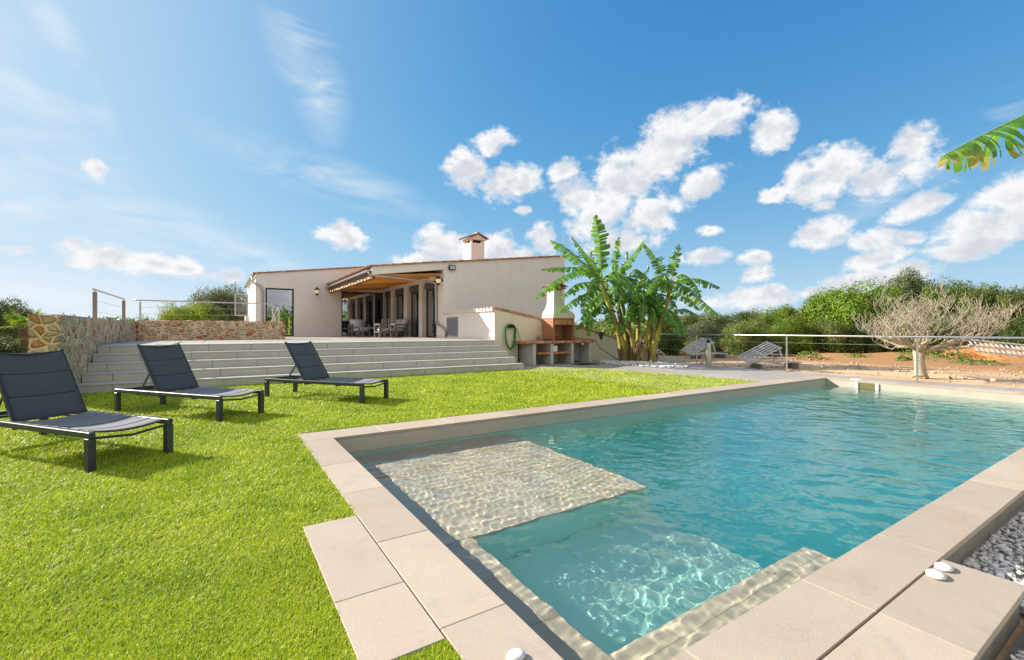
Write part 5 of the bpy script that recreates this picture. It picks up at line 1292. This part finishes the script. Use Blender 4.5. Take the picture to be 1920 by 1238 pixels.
def tree(x, ytop, D, halfpx, label, m, fine=False, var=0, rz_=0.0, name='tree', cat='tree', grp='trees beyond the yard', depth=1.0, z0=.1, bot=None, squash=None):
    hw = halfpx*D/850; zt2 = H+(619-ytop)*D/850; base = Vector(A(x, 619, D)); base.z = z0
    t = thing(name, label, cat, grp, tuple(base))
    me = (CRF if fine else CR)[var % (3 if fine else 5)]
    o = bpy.data.objects.new('crown', me); C.objects.link(o); o.parent = t
    hh = (zt2-z0); cz = hh*.5 if bot is None else (zt2+bot)/2-z0
    zs = (hh-cz)/.86/.82*1.0
    o.location = (0, 0, cz); o.scale = (hw/.86, hw*depth/.86, zs); o.rotation_euler = (0, 0, rz_)
    o.material_slots[0].link = 'OBJECT'; o.material_slots[0].material = m
    trunk_mb(int(x), hh, max(.06, hh*.035), hw).build('trunk', M_TBARK, t, True)
    return t
T = [
 (1268, 588, 30, 42, 'olive green tree behind the right leaves of the banana clump', F_OLIVE, 0), (1345, 584, 33, 46, 'pale olive tree right of the banana leaves, low on the skyline', F_SAGE, 1),
 (1405, 582, 36, 40, 'small rounded tree on the skyline above the nearest slatted lounger', F_OLIVE, 2), (1470, 572, 30, 38, 'fresh green tree on the skyline above the steel corner post', F_GREEN, 3),
 (1532, 556, 27, 44, 'dark holm-oak-like tree left of the large light green one', F_DARK, 4), (1608, 532, 25, 74, 'large light green tree left of the tallest brownish one', F_GREEN, 0),
 (1708, 510, 28, 50, 'tallest grey-brown olive tree on the right skyline', F_SAGE, 1), (1800, 524, 26, 52, 'rounded dark green tree right of the tallest one', F_OLIVE, 2),
 (1876, 534, 22, 62, 'broad green tree above the fallen lattice', F_OLIVE, 3), (1962, 528, 21, 60, 'dark tree cut by the right edge of the picture', F_DARK, 4),
 (1672, 566, 31, 44, 'mid green tree between the light green tree and the bare crown', F_OLIVE, 2), (1440, 592, 25, 46, 'yellow-green bush left of the steel corner post', F_OLIVE, 1)]
for i, (x, yt, D, hp, lab, m, v) in enumerate(T): tree(x, yt, D, hp, lab, m, fine=D < 29, var=v, rz_=i*1.3)
S = [
 (1262, 622, 21.5, 34, 'dark dense shrub directly right of the banana stems', F_DARK), (1322, 604, 22.5, 42, 'sage shrub with pale twigs behind the bollard lamp', F_SAGE),
 (1385, 606, 21, 40, 'olive shrub between the bollard lamp and the nearest slatted lounger', F_OLIVE), (1432, 612, 20.5, 36, 'olive shrub right behind the nearest slatted lounger', F_OLIVE),
 (1490, 596, 20.5, 44, 'bright green shrub right of the steel corner post', F_GREEN), (1556, 600, 20, 44, 'olive-brown shrub behind the middle of the fence', F_OLIVE),
 (1618, 606, 19.5, 44, 'green shrub behind the left branches of the bare tree', F_DARK), (1680, 628, 18.8, 36, 'low dark shrub just left of the bare tree trunk', F_DARK),
 (1745, 650, 18.5, 34, 'low green shrub just right of the bare tree trunk', F_DARK), (1722, 598, 22, 52, 'shrub filling the gap behind the bare crown', F_OLIVE),
 (1800, 590, 21, 50, 'grey-green shrub behind the right branches of the bare tree', F_SAGE), (1868, 596, 20, 56, 'dark green shrub behind the fallen lattice', F_DARK), (1945, 590, 18.5, 50, 'shrub at the right picture edge behind the rail', F_DARK),
 (1215, 640, 24, 30, 'shrub glimpsed between the banana stems', F_OLIVE), (1160, 634, 24, 36, 'dark shrub behind the sloping garden wall', F_DARK), (1100, 636, 23, 24, 'shrub behind the barbecue, right of the firebox', F_OLIVE)]
for i, (x, yt, D, hp, lab, m) in enumerate(S): tree(x, yt, D, hp, lab, m, fine=True, var=i, rz_=i*2.1, name='shrub', cat='shrub', grp='shrubs along the yard', z0=-.1, bot=-.35 if x > 1230 else .2, depth=.8)
# left side
tree(-40, 548, 27, 60, 'dark tree at the left picture edge behind the small palm', F_DARK, True, 0, 1.0, grp='trees left of the stone wall'); tree(24, 574, 31, 40, 'dark tree directly behind the small palm', F_DARK, True, 1, 2.0, grp='trees left of the stone wall')
tree(90, 598, 36, 40, 'low dark tree mostly hidden by the stone wall end', F_DARK, False, 2, .5, grp='trees left of the stone wall')
tree(-10, 632, 16, 60, 'shrub below the palm at the left picture edge', F_DARK, True, 2, 3.0, 'shrub', 'shrub', 'shrubs along the yard', z0=-.2, bot=-.4); tree(48, 640, 19, 50, 'shrub between the palm trunk and the stone wall', F_DARK, True, 1, 4.0, 'shrub', 'shrub', 'shrubs along the yard', z0=-.2, bot=-.4)
tree(352, 566, 27, 42, 'bright green leafy tree behind the back stone wall', F_BRIGHT, False, 3, .3, grp='trees behind the terrace'); tree(418, 535, 31, 52, 'grey-green olive tree beside the left corner of the house', F_SAGE, True, 0, 2.2, grp='trees behind the terrace')
tree(392, 572, 28, 30, 'small olive bush between the bright tree and the house', F_OLIVE, True, 1, 1.2, grp='trees behind the terrace')
# palm
pb = Vector(A(48, 619, 16.0)); pb.z = -.1
pt_ = thing('palm_tree', 'small fan palm with a shaggy trunk left of the stone wall', 'palm tree', None, tuple(pb))
q = MB(); q.tube([pb, pb+Vector((0, 0, .6)), pb+Vector((.02, 0, 1.35))], [.15, .12, .10], 12); r = random.Random(3)
for i in range(90):
    a = r.uniform(0, 6.28); z = r.uniform(.1, 1.35); c0 = pb+Vector((math.cos(a)*.10, math.sin(a)*.10, z)); q.bar(c0, c0+Vector((math.cos(a)*.07, math.sin(a)*.07, r.uniform(-.02, .09))), .05, .014)
child(q, 'trunk', mat('palm_bark', rough=.9, fn=mottled((.20, .10, .07), (.34, .20, .15), 9, 60, .5, .01)), pt_)
tp = pb+Vector((.02, 0, 1.38))
M_PALM = foliage_mat('palm_leaf', (.16, .30, .02), (.42, .52, .06))
def fan(par, c, d, pet, R_, seed):
    r = random.Random(seed); d = d.normalized(); e = c+d*pet+Vector((0, 0, -.05*pet)); V = []; Fq = []; at_ = []
    sx_ = d.cross(Vector((0, 0, 1))).normalized(); up = sx_.cross(d).normalized()
    q = MB(); q.tube([c, c.lerp(e, .5)+Vector((0, 0, .03)), e], [.014, .011, .009], 5)
    for k in range(22):
        a = rad(-115+230*k/21); ld = (d*math.cos(a)+sx_*math.sin(a)+up*r.uniform(-.05, .12)).normalized(); Lk = R_*r.uniform(.85, 1.05)*(.8+.2*math.cos(a)); wv = ld.cross(up).normalized()
        b0 = len(V); m = 5
        for j in range(m+1):
            f = j/m; p = e+ld*Lk*f+Vector((0, 0, -.30*Lk*f**2.4)); w_ = .024*math.sin(math.pi*min(1, f*.9+.08))+.002
            V += [p-wv*w_+up*.008, p, p+wv*w_+up*.008]; at_ += [r.random()]*3
        for j in range(m):
            for s_ in range(2): x = b0+j*3+s_; Fq.append((x, x+1, x+4, x+3))
    o_ = len(V); V += [Vector(v) for v in q.v]; at_ += [.9]*len(q.v); Fq += [tuple(i+o_ for i in f) for f in q.f if len(f) == 4]
    o = npmesh('leaf', np.array([tuple(v) for v in V]), np.array(Fq), M_PALM, smooth=False, attr=at_); o.parent = par; o.matrix_parent_inverse = Matrix.Translation(-Vector(par.location))
for i in range(12):
    a = i*2.4; el_ = [1.1, .75, .4, .05][i % 4]; fan(pt_, tp, Vector((math.cos(a)*math.cos(el_), math.sin(a)*math.cos(el_), math.sin(el_))), .42, .48, i)
# far woodland all round: one mass of foliage on the horizon
r_ = np.random.RandomState(77); W = []; AT = []
def clumps(lst, leaf, per):
    for (x, y, z, rx, rz2) in lst:
        n_ = per; d = r_.normal(size=(n_, 3)); d /= np.linalg.norm(d, axis=1)[:, None]; d[:, 2] = np.abs(d[:, 2])*1.0-.15
        rr_ = (.55+.5*r_.rand(n_)**.5)*(1+.2*np.sin(d[:, 0]*6+x)*np.cos(d[:, 1]*7+y))
        c = np.array([x, y, z])+d*rr_[:, None]*np.array([rx, rx, rz2])
        nrm = d+r_.normal(size=(n_, 3))*.5; nrm /= np.linalg.norm(nrm, axis=1)[:, None]; t_ = np.cross(nrm, r_.normal(size=(n_, 3))); t_ /= np.linalg.norm(t_, axis=1)[:, None]; b2 = np.cross(nrm, t_)
        L_ = leaf*r_.uniform(.6, 1.3, n_)[:, None]; W.append(np.stack([c-t_*L_, c-b2*L_*.6, c+t_*L_, c+b2*L_*.6], 1).reshape(-1, 3)); AT.append(np.repeat(r_.rand(n_), 4))
lst = []
for i in range(150):
    a = rad(r_.uniform(-56, 52)); D = r_.uniform(42, 95); x, y = D*math.sin(a), D*math.cos(a)
    if x < -8 and D < 55: continue
    lst.append((x*CU+y*SU, -x*SU+y*CU, 0, r_.uniform(2.2, 4), (1.9+D*.018)*r_.uniform(.7, 1.1)))
clumps(lst, .17, 1100)
lst = []
for i in range(60):
    a = rad(180+r_.uniform(-75, 75)); D = r_.uniform(22, 34); x, y = D*math.sin(a), D*math.cos(a); lst.append((x*CU+y*SU, -x*SU+y*CU, 0, r_.uniform(2.5, 4), r_.uniform(3.2, 5.2)))
clumps(lst, .28, 700)
lst = []
for i in range(360):
    x, y = r_.uniform(19.6, 34), r_.uniform(-16, 26); lst.append((x, y, .05, r_.uniform(.2, .7), r_.uniform(.12, .5)))
clumps(lst, .05, 170)
V = np.concatenate(W); o = np.arange(len(V)//4)*4
struct(npmesh('woodland', V, np.stack([o, o+1, o+2, o+3], 1), F_OLIVE, attr=np.concatenate(AT)), 'stuff')
# red soil bank and fallen lattice
M_RED = mat('red_soil', rough=.95, fn=lambda k, b, nt: (nt.links.new(k.mix(k.ramp(k.noise(pos(k), 2.2, 6, .7), [(.4, 0), (.6, 1)]), (.46, .155, .035), (.58, .30, .11)), b.inputs['Base Color']), bump(k, b, k.noise(pos(k), 6, 6, .7), 1.0, .12)))
c_ = Vector(A(1860, 619, 16.5))
struct(grid_sheet('soil_bank', c_.x-3.0, c_.y-5.5, c_.x+3.4, c_.y+5.5, 90, 150, lambda X, Y: -.12+(.62+.22*sn(X, Y, 31, 1.1)+.10*sn(X, Y, 32, .45))*np.exp(-((X-c_.x-.9)/1.25)**2-((Y-c_.y+.3)/2.9)**4), M_RED))
la = thing('fallen_lattice', 'pale slatted lattice panel lying on the red soil bank', 'lattice', None, tuple(Vector(A(1872, 655, 15.2))), YAW-.12)
q = MB(); M = Matrix.Rotation(rad(6), 4, 'Y') @ Matrix.Rotation(rad(38), 4, 'X')
for i in range(11): q.box(-.75+i*.16, -.35, 0, -.75+i*.16+.05, .42, .02, M=M)
child_ = q.build('slat', M_SLAT, la)
q = MB()
for y in (-.28, .02, .32): q.box(-.9, y, .021, 1.15, y+.05, .04, M=M)
q.build('rail', mat('pale_board', rough=.8, fn=mottled((.60, .57, .52), (.68, .65, .60), 6, 60, .2, .003)), la)
# stones strewn in the yard
r_ = np.random.RandomState(15); pts = []; szs = []
for i in range(900):
    x = r_.uniform(13.5, 19.5); y = r_.uniform(-6, 14); s = r_.uniform(.01, .035)*(2.2 if r_.rand() < .06 else 1); pts.append((x, y, 0)); szs.append(s)
struct(stones('yard_stones', pts, szs, mat('yard_stone', rough=.9, fn=mottled((.46, .34, .22), (.56, .46, .36), 4, 60, .3, .003, (.35, .16, .07), .5)), 19), 'stuff')
